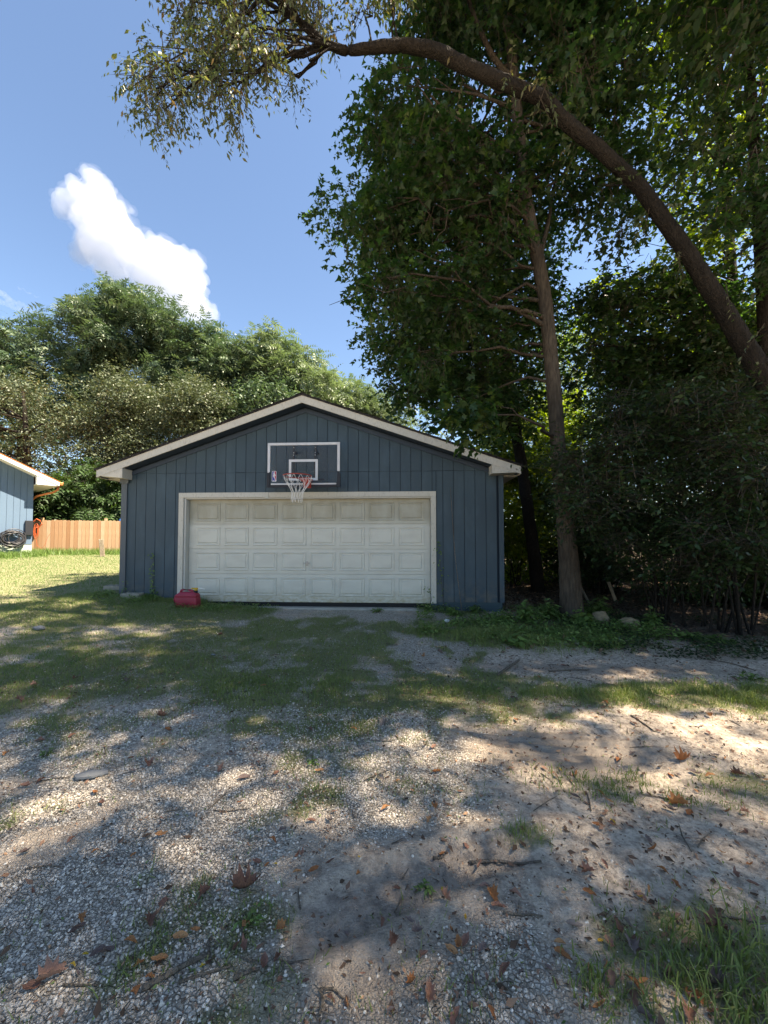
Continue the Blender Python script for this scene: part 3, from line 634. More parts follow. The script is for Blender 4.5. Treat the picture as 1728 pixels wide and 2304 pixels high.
# ================================================================== HOUSE AT THE LEFT
hc = at(72.3, 1212, 16.0); hc[2] = 0
hd_ = unit(-.6*rv-.8*np.array([fv[0], fv[1], 0])); hb = np.array([hd_[1], -hd_[0], 0]); 
if np.dot(hb[:2], fv[:2]) < 0: hb = -hb
hn = -hb                                                  # outward normal of the gable wall
HZ0, HZ1, HS = 1.27, 4.10, .486
def HP(s, o, z): return hc+hd_*s-hb*o*-1*0+hn*o+np.array([0, 0, z])     # s along the wall, o outwards
def slab(mb, pts, o0, o1):                                # pts (s,z) polygon, extruded between offsets
    n = len(pts); v = [HP(s, o1, z) for s, z in pts]+[HP(s, o0, z) for s, z in pts]
    return mb.add(v, [tuple(range(n)), tuple(range(2*n-1, n-1, -1))]+[(i, i+n, (i+1) % n+n, (i+1) % n) for i in range(n)])
hs = thing('house', HP(2, -3, .7), 'light blue house with white eaves and copper gutter at the edge of the lawn', 'house')
ztop = lambda s: HZ1+HS*s if s < 4.2 else HZ1+HS*(8.4-s)
slab(MB(), [(0, .3), (8.4, .3), (8.4, HZ1), (4.2, ztop(4.2)), (0, HZ1)], -.4, -.016).build('gable_wall', G['housebl'], hs)
slab(MB(), [(0, .3), (.2, .3), (.2, HZ1), (0, HZ1)], -9, -.41).build('side_wall', G['housebl'], hs)
for k in range(42):
    a, b = k*.2+.006, k*.2+.194
    slab(MB(), [(a, HZ0), (b, HZ0), (b, ztop(b)+.0), (a, ztop(a)+.0)], -.014, 0).build('siding_board', G['housebl'], hs)
for r_ in range(4):
    for k in range(12):
        a = k*.41+(.2 if r_ % 2 else 0)-.2; z = .25+r_*.255
        slab(MB(), [(max(0, a), z), (a+.4, z), (a+.4, z+.245), (max(0, a), z+.245)], -.10, -.012+rng.uniform(-.002, .002)).build('foundation_block', G['greenblock'], hs)
hr = slab(MB(), [(-.72, HZ1+.14-.35), (-.72, HZ1+.17-.35), (4.2, ztop(4.2)+.17), (4.2, ztop(4.2)+.14)], -9.2, .62).build('roof', G['copper'], hs)
slab(MB(), [(4.2, ztop(4.2)+.14), (4.2, ztop(4.2)+.17), (9.1, HZ1-.35+.17), (9.1, HZ1-.35+.14)], -9.2, .62).build('roof', G['shingle'], hs)
in_(hr, slab(MB(), [(-.70, HZ1-.36), (-.70, HZ1-.215), (4.2, ztop(4.2)+.137), (4.2, ztop(4.2)-.03)], .585, .61).build('rake_board', G['housewh'], None))
in_(hr, slab(MB(), [(-.70, HZ1-.35), (-.70, HZ1-.33), (4.2, ztop(4.2)+.02), (4.2, ztop(4.2))], .002, .583).build('rake_soffit', G['housewh'], None))
in_(hr, slab(MB(), [(-.69, HZ1-.37), (0.02, HZ1-.37), (0.02, HZ1-.01), (-.69, HZ1-.345)], .34, .584).build('eave_return', G['housewh'], None))
in_(hr, slab(MB(), [(-.69, HZ1-.37), (-.002, HZ1-.37), (-.002, HZ1-.34), (-.69, HZ1-.345)], -9, .339).build('eave_soffit', G['housewh'], None))
gut = MB(); slab(gut, [(-.82, HZ1-.33), (-.705, HZ1-.33), (-.705, HZ1-.21), (-.84, HZ1-.21)], -9, .60); gut.build('gutter', G['copper'], hs, bevel=.01)
MB().tube([HP(-.76, .2, HZ1-.33), HP(-.74, .2, HZ1-.50), HP(-.60, .12, HZ1-.62), HP(-.12, -.1, HZ1-.80), HP(-.06, -.6, HZ1-.95), HP(-.06, -.6, .8)], .045, 8).build('downspout', G['copper'], hs, True)
MB().obox(HP(.12, .06, 1.95), hd_*.12, hn*.05, (0, 0, .30)).build('meter_box', G['blackpad'], hs, bevel=.01)
# a white basement window low in the block wall
wf = slab(MB(), [(.95, .62), (2.2, .62), (2.2, 1.22), (.95, 1.22)], -.011, .02).build('window', G['housewh'], hs)
in_(wf, slab(MB(), [(1.03, .70), (2.12, .70), (2.12, 1.14), (1.03, 1.14)], .0205, .024).build('pane', simple('window_glass', (.05,.06,.07), .1, .6), None))
# hose on its hanger
hh = HP(.62, .18, 1.55); ht = thing('garden_hose', hh, 'black garden hose coiled on a hanger on the blue house wall', 'hose')
hm = MB()
for k in range(15):
    r_ = .20+.20*rng.random(); off = rng.uniform(-.10, .10); e = rng.uniform(.6, 1.1); ph = rng.uniform(0, 6); cz = rng.uniform(-.10, .06); cs = rng.uniform(-.09, .09)
    hm.tube([HP(.62+cs+r_*math.cos(a), .18+off*.6+.03*math.sin(a+ph), 1.55+cz+r_*e*math.sin(a)) for a in np.linspace(0, 2*math.pi, 21)], .017, 6, False)
hm.tube([HP(.95, .15, 1.45), HP(1.05, .14, 1.1), HP(1.0, .14, .80)], .017, 6); hm.build('coil', G['hose'], ht, True)
MB().obox(HP(.62, .09, 1.72), hd_*.05, hn*.09, (0, 0, .03)).build('hanger', G['steel'], ht)
# ================================================================== FENCE
fa = at(67, 1249, 16.6); fb = at(250, 1248, 17.4); fd = unit((fb-fa)*np.array([1, 1, 0])); FL = 11.0; nrm = np.array([fd[1], -fd[0], 0])
fn = thing('fence', (fa[0], fa[1], float(hgt(fa[0], fa[1]))), 'cedar dog-ear picket fence running from the blue house to behind the garage', 'fence')
for k in range(int(FL/.146)):
    c_ = fa+fd*(k*.146+.07); g0 = float(hgt(c_[0], c_[1]))-.02; tz = on_top = 1.5+(1212-1170.5)*17/865+rng.uniform(-.012, .012)
    w_ = .068; a_ = fd*w_; t_ = nrm*(.009); o_ = c_+nrm*rng.uniform(-.004, .004); mb = MB()
    pr = [(-1, g0), (1, g0), (1, tz-.035), (.62, tz), (-.62, tz), (-1, tz-.035)]; v = [np.array([o_[0], o_[1], z])+a_*s+t_ for s, z in pr]+[np.array([o_[0], o_[1], z])+a_*s-t_ for s, z in pr]
    mb.add(v, [tuple(range(6)), tuple(range(11, 5, -1))]+[(i, i+6, (i+1) % 6+6, (i+1) % 6) for i in range(6)]); mb.build('picket', G['picket'], fn)
for z in (.95, 1.5, 2.1):
    MB().obox(fa+fd*FL/2-nrm*.035+np.array([0, 0, z-fa[2]]), fd*FL/2, nrm*.02, (0, 0, .04)).build('rail', G['picket'], fn)
for k in range(5):
    p = at(235, 1212, 17.3)+fd*(k-2)*2.4-nrm*.10; g0 = float(hgt(p[0], p[1]))
    MB().obox((p[0], p[1], (g0+2.42)/2), fd*.045, nrm*.045, (0, 0, (2.42-g0)/2)).build('post', G['picket'], fn)
cdp = at(83, 1195, 16.3); ct = MB()
for k in range(7):
    r_ = rng.uniform(.07, .16); 
    ct.tube([cdp+fd*(r_*.6*math.cos(a)+rng.uniform(-.01, .01))+nrm*.05+np.array([0, 0, r_*2.1*math.sin(a)]) for a in np.linspace(0, 2*math.pi, 15)], .009, 5, False)
ct.tube([cdp+fd*x+nrm*.05+np.array([0, 0, z]) for x, z in ((-.1, .4), (0, .52), (.12, .45), (.2, .3), (.05, .1))], .02, 6)
ct.tube([cdp+fd*x+nrm*.05+np.array([0, 0, z]) for x, z in ((0, -.3), (.05, -.6), (.2, -.75), (.32, -.6), (.4, -.3), (.5, -.1))], .006, 5)
co_ = ct.build('extension_cord', G['cord'], None); tag(co_, 'orange and grey extension cord looped over the left end of the picket fence', 'cord')
pl = at(229, 1249, 15.9); pz = float(hgt(pl[0], pl[1])); MBp = MB().obox((pl[0], pl[1], pz+.34), fd*.085, nrm*.03, (-.07, .03, .38)); o = MBp.build('weathered_plank', G['oldwood'], None, bevel=.012); tag(o, 'short weathered grey plank leaning upright in front of the picket fence', 'plank')
tp_ = at(272, 1165, 18.6); tb = MB(); tv = [(tp_[0]+dx, tp_[1]+dy, tp_[2]+dz) for dx, dy, dz in ((-.3,0,-.3),(.9,0,-.3),(.9,1,-.3),(-.3,1,-.3),(.05,.2,.30),(.8,.2,.42),(.8,.8,.35),(.1,.8,.26))]
tb.add(tv, [(0,3,2,1),(4,5,6,7),(0,1,5,4),(1,2,6,5),(2,3,7,6),(3,0,4,7)]); o = tb.build('tarp', G['tarp'], None, bevel=.05); tag(o, 'blue tarp bundle showing above the fence beside the garage corner', 'tarp')
tl = [(tp_[0]+.2, tp_[1]+.4), (tp_[0]+.7, tp_[1]+.4)]
st_ = MB()
for x_, y_ in tl: st_.tube([(x_, y_, float(hgt(x_, y_))), (x_, y_, tp_[2]-.28)], .04, 6)
w_ = st_.build('tarp_rack', G['oldwood'], None); w_.parent = o; w_.location = tuple(wloc(w_)-wloc(o))

# ================================================================== TREES
def line(pts): return [at(x*1728/1659, y*1728/1659, z) for x, y, z in pts]
# A: the tall maple beside the garage
tA = line([(1236,1335,7.30),(1228,1200,7.35),(1217,1100,7.4),(1208,1000,7.4),(1200,880,7.45),(1187,740,7.5),(1178,650,7.5),(1162,560,7.45),(1146,490,7.4),(1132,400,7.4),(1122,300,7.4),(1112,190,7.35),(1100,60,7.3),(1092,-60,7.3),(1075,-400,7.2)])
tA[0][2] = float(hgt(tA[0][0], tA[0][1]))-.05
pa = [(1010,-330),(930,-150),(925,60),(860,230),(775,340),(750,420),(765,500),(815,560),(850,640),(825,720),(865,790),(890,870),(940,920),(1050,960),(1140,820),(1180,640),(1330,600),(1420,480),(1450,200),(1400,-200),(1300,-330)]
CA = region(pa, 6.4, 9.6, 185); 
def px_of(P):
    rel = P-CAM; z = rel@fv; return 864+FPX*(rel@rv)/z, CY-FPX*(rel@uv)/z, z
def clear(Cx, keep=.12, wide=58, zmax=6.4):             # keep foliage from hanging in front of the big bough
    x_, y_, z_ = px_of(Cx); L_ = np.array([(a*1.0416, b_*1.0416) for a, b_ in ((1650,820),(1560,665),(1480,540),(1380,400),(1290,318),(1220,262),(1130,195),(1000,140),(870,97),(760,108))])
    d = np.full(len(Cx), 1e9)
    for i in range(len(L_)-1):
        a, b_ = L_[i], L_[i+1]; ab = b_-a; t_ = np.clip(((x_-a[0])*ab[0]+(y_-a[1])*ab[1])/(ab@ab), 0, 1); d = np.minimum(d, np.hypot(x_-a[0]-ab[0]*t_, y_-a[1]-ab[1]*t_))
    return ~((d < wide+55)&(z_ < zmax)&(z_ > 0)&(rng.random(len(Cx)) > keep))
x_, y_, z_ = px_of(CA); CA = CA[~((x_ > 1120)&(x_ < 1330)&(y_ > 520)&(z_ < 8.4))]
CA = CA[clear(CA, .05, 60, 7.0)]
tree('maple_tree', 'tall straight maple rising beside the right corner of the garage', tA, [.22,.155,.138,.128,.12,.11,.095,.075,.05,.03], CA, rads(len(CA), .35, .72), 'lobed', 'maple', 'bark', 7600, 9, .42, .115, .4, .75, None, 'tree', 26, .035, 90, .10, True, 300,
     extra_limbs=[(line([(1112,180,7.35),(1060,120,7.2),(1035,60,7.1),(1000,-30,7.0)]), (.06,.03)), (line([(1165,560,7.45),(1185,480,7.7),(1200,380,8.0)]), (.05,.02)), (line([(1090,320,7.4),(960,240,7.0),(880,150,6.8)]), (.035,.012)), (line([(1125,330,7.4),(1010,330,7.0),(900,180,6.7)]), (.03,.01))])
# B: the thinner crooked maple behind it
tB = line([(1163,1300,10.9),(1156,1210,11.0),(1141,1110,11.0),(1128,1010,11.0),(1112,920,11.0),(1099,830,11.0),(1093,740,11.0),(1088,640,10.9),(1080,500,10.8)])
tB[0][2] = float(hgt(tB[0][0], tB[0][1]))-.1
CB = region([(960,480),(1250,500),(1245,820),(1180,960),(1120,1000),(960,950),(850,900),(860,760)], 9.6, 12.2, 95)
tree('maple_tree', 'thin crooked dark maple standing just behind the tall straight one', tB, [.20,.17,.16,.15,.12,.08,.05], CB, rads(len(CB), .5, .9), 'lobed', 'maple', 'bark_dark', 3800, 8, .5, .13, .35, .7, None, 'tree', 12)
# C: the big leaning tree whose bough arches over the drive
tC = line([(1955,1372,6.5),(1850,1180,6.35),(1750,990,6.2),(1659,835,6.1),(1560,665,6.0),(1480,540,5.9),(1380,400,5.8),(1290,318,5.7),(1220,262,5.65),(1180,215,5.6),(1080,175,5.6),(1000,140,5.6),(940,108,5.6),(870,97,5.6),(800,103,5.6),(745,112,5.6),(700,92,5.6),(640,45,5.6),(595,-10,5.6),(560,-80,5.6)])
tC[0][2] = float(hgt(tC[0][0], tC[0][1]))-.1
bp = [(340,-350),(400,-20),(455,40),(425,100),(345,150),(330,190),(345,270),(372,265),(400,215),(440,180),(500,235),(520,255),(548,190),(630,185),(675,235),(700,160),(770,150),(830,100),(900,40),(900,-350)]
CC = np.concatenate([region(bp, 5.0, 6.3, 120), region(bp, 5.0, 6.3, 1)])
kC = clear(CC); nb = int(kC[:120].sum()); CC = CC[kC]
iv = smoothline(tC, 60); iv = iv[(iv[:, 0] > .6)&(iv[:, 2] > 2.5)][::3]; iv = iv+rng.normal(size=iv.shape)*.10
CC = np.concatenate([CC, iv]); rC = np.concatenate([rads(nb, .16, .34), rads(len(CC)-len(iv)-nb, .4, .7), rads(len(iv), .08, .2)])
limbsC = [(line([(640,45,5.6),(560,-5,5.5),(535,30,5.45)]), (.03,.022)), ([at(560,5,5.5), at(520,80,5.45), at(480,145,5.4), at(425,195,5.35), at(372,245,5.3)], (.024,.008)), ([at(480,145,5.4), at(525,200,5.4), at(560,245,5.35)], (.008,.004)), ([at(355,175,5.3), at(300,170,5.25), at(268,168,5.2)], (.008,.003)), ([at(430,0,5.5), at(437,60,5.5), at(440,110,5.5)], (.009,.004)), ([at(730,95,5.6), at(690,60,5.6), at(640,25,5.55), at(610,-20,5.5)], (.05,.03))]
tC_ = tree('leaning_tree', 'huge dark leaning tree whose thick bough arches over the drive from the right', tC, [.34,.30,.25,.215,.19,.165,.145,.13,.118,.108,.098,.09,.088,.088,.09,.088,.07,.05,.035,.02], CC, rC, 'narrow', 'bough', 'bark_dark', 2400, 9, .32, .08, .75, .9, None, 'tree', 28, .022, 70, .2, True, 0, limbsC)
CR = region([(1000,-500),(1800,-600),(2050,300),(1950,640),(1560,540),(1440,400),(1330,190),(1050,60)], 5.7, 7.9, 125); CR = CR[clear(CR, .25, 5, 6.0)]; l0 = wloc(tC_)
me, _ = crown_mesh('crown', CR-l0, rads(len(CR), .25, .6), 2600, 9, .42, .115, 'lobed', G['maple'], .4, .7, True); link('crown', me, tC_)['kind'] = 'stuff'
# D: trees along the right edge
defs = [
 ('tall slender tree with a thin pale trunk near the upper right', line([(1632,1150,10.5),(1600,850,10.5),(1575,500,10.4),(1560,240,10.3),(1545,60,10.2),(1530,-150,10)]), [.16,.14,.11,.08,.05], [(1420,-500),(1700,-500),(1720,100),(1640,620),(1480,600),(1400,380)], 8.6, 11.5, 80, 'lobed', 'under', 1800, .14, .5),
 ('broad leafy tree filling the top right corner', line([(1668,1200,8.2),(1662,900,8.2),(1648,600,8.1),(1636,400,8.0),(1622,200,7.9),(1605,0,7.8),(1590,-250,7.7)]), [.15,.14,.12,.09,.05], [(1560,-800),(2300,-800),(2300,640),(1728,650),(1640,480),(1600,200)], 6.4, 9.0, 130, 'lobed', 'maple', 2200, .12, .4),
 ('bushy green tree behind the leaning trunk', line([(1480,1180,13.5),(1470,1000,13.5),(1475,850,13.4),(1465,700,13.2)]), [.16,.13,.1,.05], [(1330,660),(1480,620),(1640,650),(1760,700),(1760,960),(1300,980),(1290,840)], 12.0, 15.0, 80, 'lobed', 'under', 1800, .16, .5),
 ('dark leafy maple spreading low over the thicket', line([(1585,1250,9.6),(1580,1000,9.6),(1560,800,9.5),(1530,640,9.4)]), [.13,.11,.09,.05], [(1300,720),(1360,640),(1500,600),(1728,640),(1850,700),(1850,930),(1500,960),(1330,930),(1290,830)], 8.6, 10.8, 95, 'lobed', 'maple', 2700, .13, .35),
 ('yellow-green tree beyond the thicket at the far right', line([(1760,1180,14.5),(1750,1000,14.5),(1740,800,14.3)]), [.16,.13,.07], [(1640,740),(2100,700),(2100,1100),(1600,1080)], 13, 16, 60, 'lobed', 'under', 1500, .17, .5)]
for lb, tr_, rr, poly, z0, z1, n, lf, mt, ns, sz, rad in defs:
    tr_[0][2] = float(hgt(tr_[0][0], tr_[0][1]))-.1; Cx = region(poly, z0, z1, n); Cx = Cx[clear(Cx, .0, 70, 7.2)]
    tree('broadleaf_tree', lb, tr_, rr, Cx, rads(len(Cx), rad, rad*1.7), lf, mt, 'bark_dark', ns, 8, .5, sz, .35, .75)
# shade trees that stand right of and behind the camera; the dappled shade on the drive is theirs
for lb, x, y, cxr, cyr, zc, n, ns in (('tall maple outside the right edge of the view shading the drive', 11.5, -4.5, (4.2, 15.0), (-6.5, -1.2), (9.5, 17), 165, 8500), ('tall maple standing right of the viewer shading the near gravel', 10.5, -10.5, (5.5, 14.5), (-13, -7.2), (9.5, 17), 120, 6200)):
    z0 = float(hgt(x, y)); Cx = np.stack([rng.uniform(*cxr, n), rng.uniform(*cyr, n), rng.uniform(*zc, n)], 1); Cx = Cx[clear(Cx, 0, 90, 7.2)]; n = len(Cx)
    tree('broadleaf_tree', lb, [np.array([x, y, z0-.1]), np.array([x-.1, y, 4]), np.array([x-.3, y+.2, 9]), np.array([x-.6, y+.1, 14])], [.3,.25,.2,.12], Cx, rads(n, .55, 1.0), 'oval', 'maple', 'bark_dark', ns, 8, .6, .17, .35, .7, nlimb=30)
# G: the dark honeysuckle thicket on the right, and smaller shrubs
def shrub(label, bx, by, bz, poly, z0, z1, n, rad, leaf, mat, ns, size, droop=.18, name='shrub', nst=16, per=9, L=.5, cat='shrub'):
    b = at(bx, by, bz); b[2] = float(hgt(b[0], b[1]))-.03; Cx = region(poly, z0, z1, n); t = thing(name, b, label, cat)
    sm = MB()
    for i in rng.permutation(n)[:nst]:
        o = b+np.array([rng.normal()*.16, rng.normal()*.16, 0]); e = Cx[i]; k = rng.uniform(.012, .026)
        mid = o+(e-o)*.35+np.array([0, 0, .5]); sm.tube(smoothline([o, mid, e], 9), np.linspace(k, .005, 9), 5, False)
    sm.build('stems', G['bark_dark'], t, True)['kind'] = 'stuff'
    me, _ = crown_mesh('foliage', Cx-b, rads(n, *rad), ns, per, L, size, leaf, G[mat], droop, .5, True)
    link('foliage', me, t)['kind'] = 'stuff'; return t
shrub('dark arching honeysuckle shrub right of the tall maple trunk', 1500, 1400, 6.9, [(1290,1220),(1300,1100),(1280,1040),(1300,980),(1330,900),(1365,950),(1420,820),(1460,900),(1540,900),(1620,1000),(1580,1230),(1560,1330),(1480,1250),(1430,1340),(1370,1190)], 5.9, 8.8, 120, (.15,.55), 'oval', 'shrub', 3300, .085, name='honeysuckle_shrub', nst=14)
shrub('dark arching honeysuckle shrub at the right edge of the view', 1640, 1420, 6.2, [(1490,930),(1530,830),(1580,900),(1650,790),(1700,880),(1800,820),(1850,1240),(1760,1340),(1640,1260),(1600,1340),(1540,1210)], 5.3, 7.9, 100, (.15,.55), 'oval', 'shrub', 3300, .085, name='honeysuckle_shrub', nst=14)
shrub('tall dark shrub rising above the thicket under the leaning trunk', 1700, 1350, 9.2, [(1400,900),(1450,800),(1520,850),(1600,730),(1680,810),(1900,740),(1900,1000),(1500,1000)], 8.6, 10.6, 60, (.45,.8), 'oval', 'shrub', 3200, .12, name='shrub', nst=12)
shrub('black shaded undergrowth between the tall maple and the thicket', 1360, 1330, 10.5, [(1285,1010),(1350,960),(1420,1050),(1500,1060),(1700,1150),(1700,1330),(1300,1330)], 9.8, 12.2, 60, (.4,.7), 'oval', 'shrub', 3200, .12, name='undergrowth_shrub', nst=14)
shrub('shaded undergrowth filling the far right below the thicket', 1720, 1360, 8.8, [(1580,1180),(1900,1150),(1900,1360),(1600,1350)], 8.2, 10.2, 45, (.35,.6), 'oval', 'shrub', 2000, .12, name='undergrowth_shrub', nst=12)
shrub('bright yellow-green sapling between the garage wall and the crooked trunk', 1150, 1300, 13.5, [(1100,930),(1200,900),(1215,1120),(1190,1240),(1110,1230)], 12.5, 15, 55, (.4,.8), 'lobed', 'under', 1500, .16, .35, 'sapling', 10, 8, .5, 'sapling')
shrub('bright leafy sapling seen between the two maple trunks', 1235, 1310, 15.5, [(1190,880),(1320,860),(1330,1120),(1210,1160)], 14.5, 17.5, 50, (.5,.9), 'lobed', 'under', 1400, .17, .35, 'sapling', 10, 8, .5, 'sapling')
shrub('low leafy bush at the back corner of the garage', 1160, 1320, 12.2, [(1120,1180),(1215,1170),(1215,1300),(1120,1310)], 11.6, 13.6, 30, (.3,.55), 'oval', 'under', 650, .11, .4, 'bush', 8, 8, .4, 'bush')
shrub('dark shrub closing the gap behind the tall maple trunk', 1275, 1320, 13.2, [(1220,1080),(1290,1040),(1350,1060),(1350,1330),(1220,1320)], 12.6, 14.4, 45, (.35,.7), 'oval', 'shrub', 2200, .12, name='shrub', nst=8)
shrub('low shrub behind the back corner of the garage', 1190, 1320, 16.5, [(1120,1120),(1240,1120),(1240,1330),(1120,1330)], 16, 18, 40, (.4,.8), 'oval', 'maple', 1600, .13, name='shrub', nst=6)
# I: trees across the lawn and beyond the garage
far = [
 ('feathery green locust tree at the far left of the tree line', 45, 27, [(-260,760),(-60,715),(10,722),(60,738),(130,715),(175,735),(200,900),(180,960),(-260,960)], 26, 31, 83, 'frond', 'far', 2570, .58),
 ('tallest feathery locust tree in the tree line below the cloud', 270, 27, [(168,720),(215,662),(300,668),(345,690),(392,715),(400,790),(385,870),(330,960),(190,950),(165,830)], 25.5, 29.5, 70, 'frond', 'far', 3312, .58),
 ('rounded green locust tree left of the garage gable', 455, 26.5, [(392,790),(410,750),(450,742),(520,768),(545,820),(570,880),(560,990),(392,960),(400,880)], 25, 29, 81, 'frond', 'far', 2386, .58),
 ('light green open-crowned tree rising behind the garage ridge', 640, 26, [(556,830),(570,770),(600,755),(650,775),(712,805),(735,840),(745,890),(700,930),(570,960)], 24.5, 28, 62, 'frond', 'pale', 1428, .54),
 ('pale green tree just right of the garage ridge', 775, 30, [(720,862),(770,850),(830,870),(900,900),(900,1000),(720,960)], 28, 32, 43, 'frond', 'pale', 1156, .54),
 ('olive brown leafed elm over the roof of the blue house', 60, 21.5, [(-260,900),(-60,870),(10,820),(90,838),(125,890),(160,960),(165,1030),(120,1100),(-260,1110)], 20.3, 24, 81, 'oval', 'far2', 8519, .15),
 ('olive brown leafed elm behind the picket fence', 240, 22, [(175,960),(200,905),(235,915),(262,845),(315,872),(335,940),(370,985),(360,1060),(300,1090),(170,1090)], 21, 24.5, 60, 'oval', 'far2', 10023, .15),
 ('small yellow-tinged elm behind the left rake of the garage', 425, 22, [(350,990),(395,915),(425,850),(470,872),(500,930),(525,960),(500,990),(360,1050)], 20.5, 23.5, 40, 'oval', 'far2', 6196, .15),
 ('grey green tree low behind the middle of the left rake', 560, 23, [(480,910),(560,880),(640,880),(700,900),(640,960),(480,990)], 22, 25, 40, 'oval', 'far', 2210, .25),
 ('hazy pale tree far beyond the wood between the trunks', 1290, 34, [(1190,760),(1260,735),(1345,745),(1365,900),(1300,960),(1190,950)], 31, 36, 62, 'oval', 'pale', 935, .30),
]
for lb, tx, tz, poly, z0, z1, n, lf, mt, ns, sz in far:
    b = at(tx, 1212, tz); g0 = float(hgt(b[0], b[1])); a_ = np.array(poly); ty = a_[:, 1].min()+60; top = at(tx+rng.uniform(-12, 12), ty, tz); mid = at(tx+rng.uniform(-8, 8), (1150+ty)/2, tz)
    Cx = region(poly, z0, z1, n)
    tree('broadleaf_tree', lb, [np.array([b[0], b[1], g0-.2]), mid, top], [.28,.2,.06], Cx, rads(n, .5, 1.35), lf, mt, 'bark_dark', ns, 6, .9, sz, .3, .8, 'trees beyond the lawn and the garage', 'tree', 8, .05, 30, twigs=False)
shrub('dark green sumac bush overhanging the fence beside the garage eave', 225, 1200, 19.6, [(120,1110),(150,1070),(215,1055),(290,1050),(330,1100),(330,1190),(120,1190)], 19, 21, 46, (.5,.9), 'frond', 'darkfar', 1300, .5, .5, 'sumac_bush', 8, 6, .7, 'bush')
shrub('dark hedge mass behind the fence next to the blue house', 90, 1200, 19.4, [(40,1080),(140,1075),(160,1190),(40,1190)], 18.9, 21, 36, (.5,.9), 'oval', 'darkfar', 2400, .24, .4, 'hedge_bush', 8, 6, .7, 'bush')
def woods(label, poly, z0, z1, n, rad, ns, size, mat):
    Cx = region(poly, z0, z1, n); me, _ = crown_mesh('distant_woods', Cx, rads(n, *rad), ns, 6, 1.2, size, 'oval', G[mat], .3, .9, False)
    tag(link('distant_woods', me), label, 'woods', kind='stuff')
woods('distant wood closing the view behind the trees on the right', [(760,960),(900,890),(1100,860),(1500,840),(2300,800),(2300,1240),(760,1240)], 34, 46, 230, (1.6,3.2), 4200, .55, 'far')
woods('distant wood behind the fence and the blue house', [(-700,900),(0,930),(500,960),(760,960),(760,1230),(-700,1230)], 33, 42, 200, (1.6,3), 3600, .5, 'darkfar')
woods('shaded understory behind the thicket on the right', [(1120,1080),(1300,1040),(1900,1000),(1900,1300),(1120,1300)], 17, 24, 120, (.9,1.6), 2600, .26, 'shrub')

# ================================================================== GROUND COVER
def sample(x0, x1, y0, y1, n, dens):
    x = rng.uniform(x0, x1, n); y = rng.uniform(y0, y1, n); k = rng.random(n) < dens(x, y); return x[k], y[k]
def inview(x, y, m_=60):
    rel = np.stack([x, y, np.zeros_like(x)+.02], 1)-CAM; z = rel@fv; px = 864+FPX*(rel@rv)/np.maximum(z, .05); return (z > .3)&(px > -m_-200)&(px < 1728+m_+200)
def blades(name, label, x, y, h, wd, mat, cat='grass', lean=.5, seg=1, vb=0.0):
    n = len(x); z = gz(x, y); a = rng.uniform(0, 2*math.pi, n); le = rng.random(n)*lean; b = rng.uniform(0, 2*math.pi, n); P = np.stack([x, y, z-.004], 1)
    sx = np.stack([np.cos(a), np.sin(a), np.zeros(n)], 1)*(wd/2)[:, None]; ld = np.stack([np.cos(b), np.sin(b), np.zeros(n)], 1)
    up = np.array([0, 0, 1.]); v = np.clip(rng.beta(2, 2.2, n)+vb, 0, 1)
    if seg == 1:
        tip = P+(up*1.0+ld*le[:, None])*h[:, None]; V = np.stack([P-sx, P+sx, tip], 1).reshape(-1, 3); F = np.arange(3*n).reshape(-1, 3); k = 3
    else:
        m1 = P+(up*.55+ld*le[:, None]*.35)*h[:, None]; tip = P+(up*(.95-.55*le[:, None])+ld*le[:, None]*1.15)*h[:, None]; m2 = P+(up*(.85-.2*le[:, None])+ld*le[:, None]*.75)*h[:, None]
        V = np.stack([P-sx, P+sx, m1-sx*.85, m1+sx*.85, m2-sx*.6, m2+sx*.6, tip], 1).reshape(-1, 3); F = (np.array([[0,1,3],[0,3,2],[2,3,5],[2,5,4],[4,5,6]])[None]+(np.arange(n)*7)[:, None, None]).reshape(-1, 3); k = 7
    me = mesh_np(name, V, F, G[mat], {'v': np.repeat(v, k)}); return tag(link(name, me), label, cat, kind='stuff')
gm_ = lambda x, y: masks(x, y)[0]
x, y = sample(-7, 6.5, -7.3, -.05, 420000, lambda x, y: gm_(x, y)**1.5*np.where(y < -3, 1.0, .8)); k = inview(x, y); x, y = x[k], y[k]
blades('short_grass', 'short patchy grass growing through the gravel drive', x, y, rng.uniform(.018, .055, len(x))*(.6+.8*fbm(x, y, 3, 3)), rng.uniform(.003, .006, len(x)), 'grass', 'grass', .9)
x, y = sample(-26, -3.5, -5, 9, 300000, lambda x, y: np.clip(gm_(x, y), 0, 1)*np.where(y < .3, .55, .8)*(x < -3.8-.0*y)*np.where((x > -6.2)&(y > -.05), 0, 1)); k = inview(x, y); x, y = x[k], y[k]
blades('lawn_grass', 'bright mown lawn to the left of the garage', x, y, rng.uniform(.025, .055, len(x)), rng.uniform(.006, .012, len(x)), 'lawn', 'lawn', .8)
def patch(px, py, rx, ry, n, h0, h1, label, name='tall_grass', mat='grass', wd=(.003, .006), lean=.9):
    c = on_ground(px, py); q = rng.normal(size=(n, 2))*.5; x = c[0]+q[:, 0]*rx; y = c[1]+q[:, 1]*ry; kk = fbm(x, y, 5, 2)+rng.normal(size=n)*.05 > .42; x, y = x[kk], y[kk]; hs_ = .35+1.0*fbm(x, y, 2.3, 3)**1.3
    blades(name, label, x, y, rng.uniform(h0, h1, len(x))*hs_, rng.uniform(*wd, len(x)), mat, 'grass', lean, 2)
patch(1680, 2250, .32, .24, 700, .06, .18, 'long bright grass blades at the near right corner of the drive', wd=(.0035, .007))
patch(1480, 1565, 1.5, .24, 4500, .03, .11, 'strip of longer grass across the dirt to the right')
patch(1150, 1560, .9, .2, 2600, .03, .10, 'thin grass between the two dirt patches')
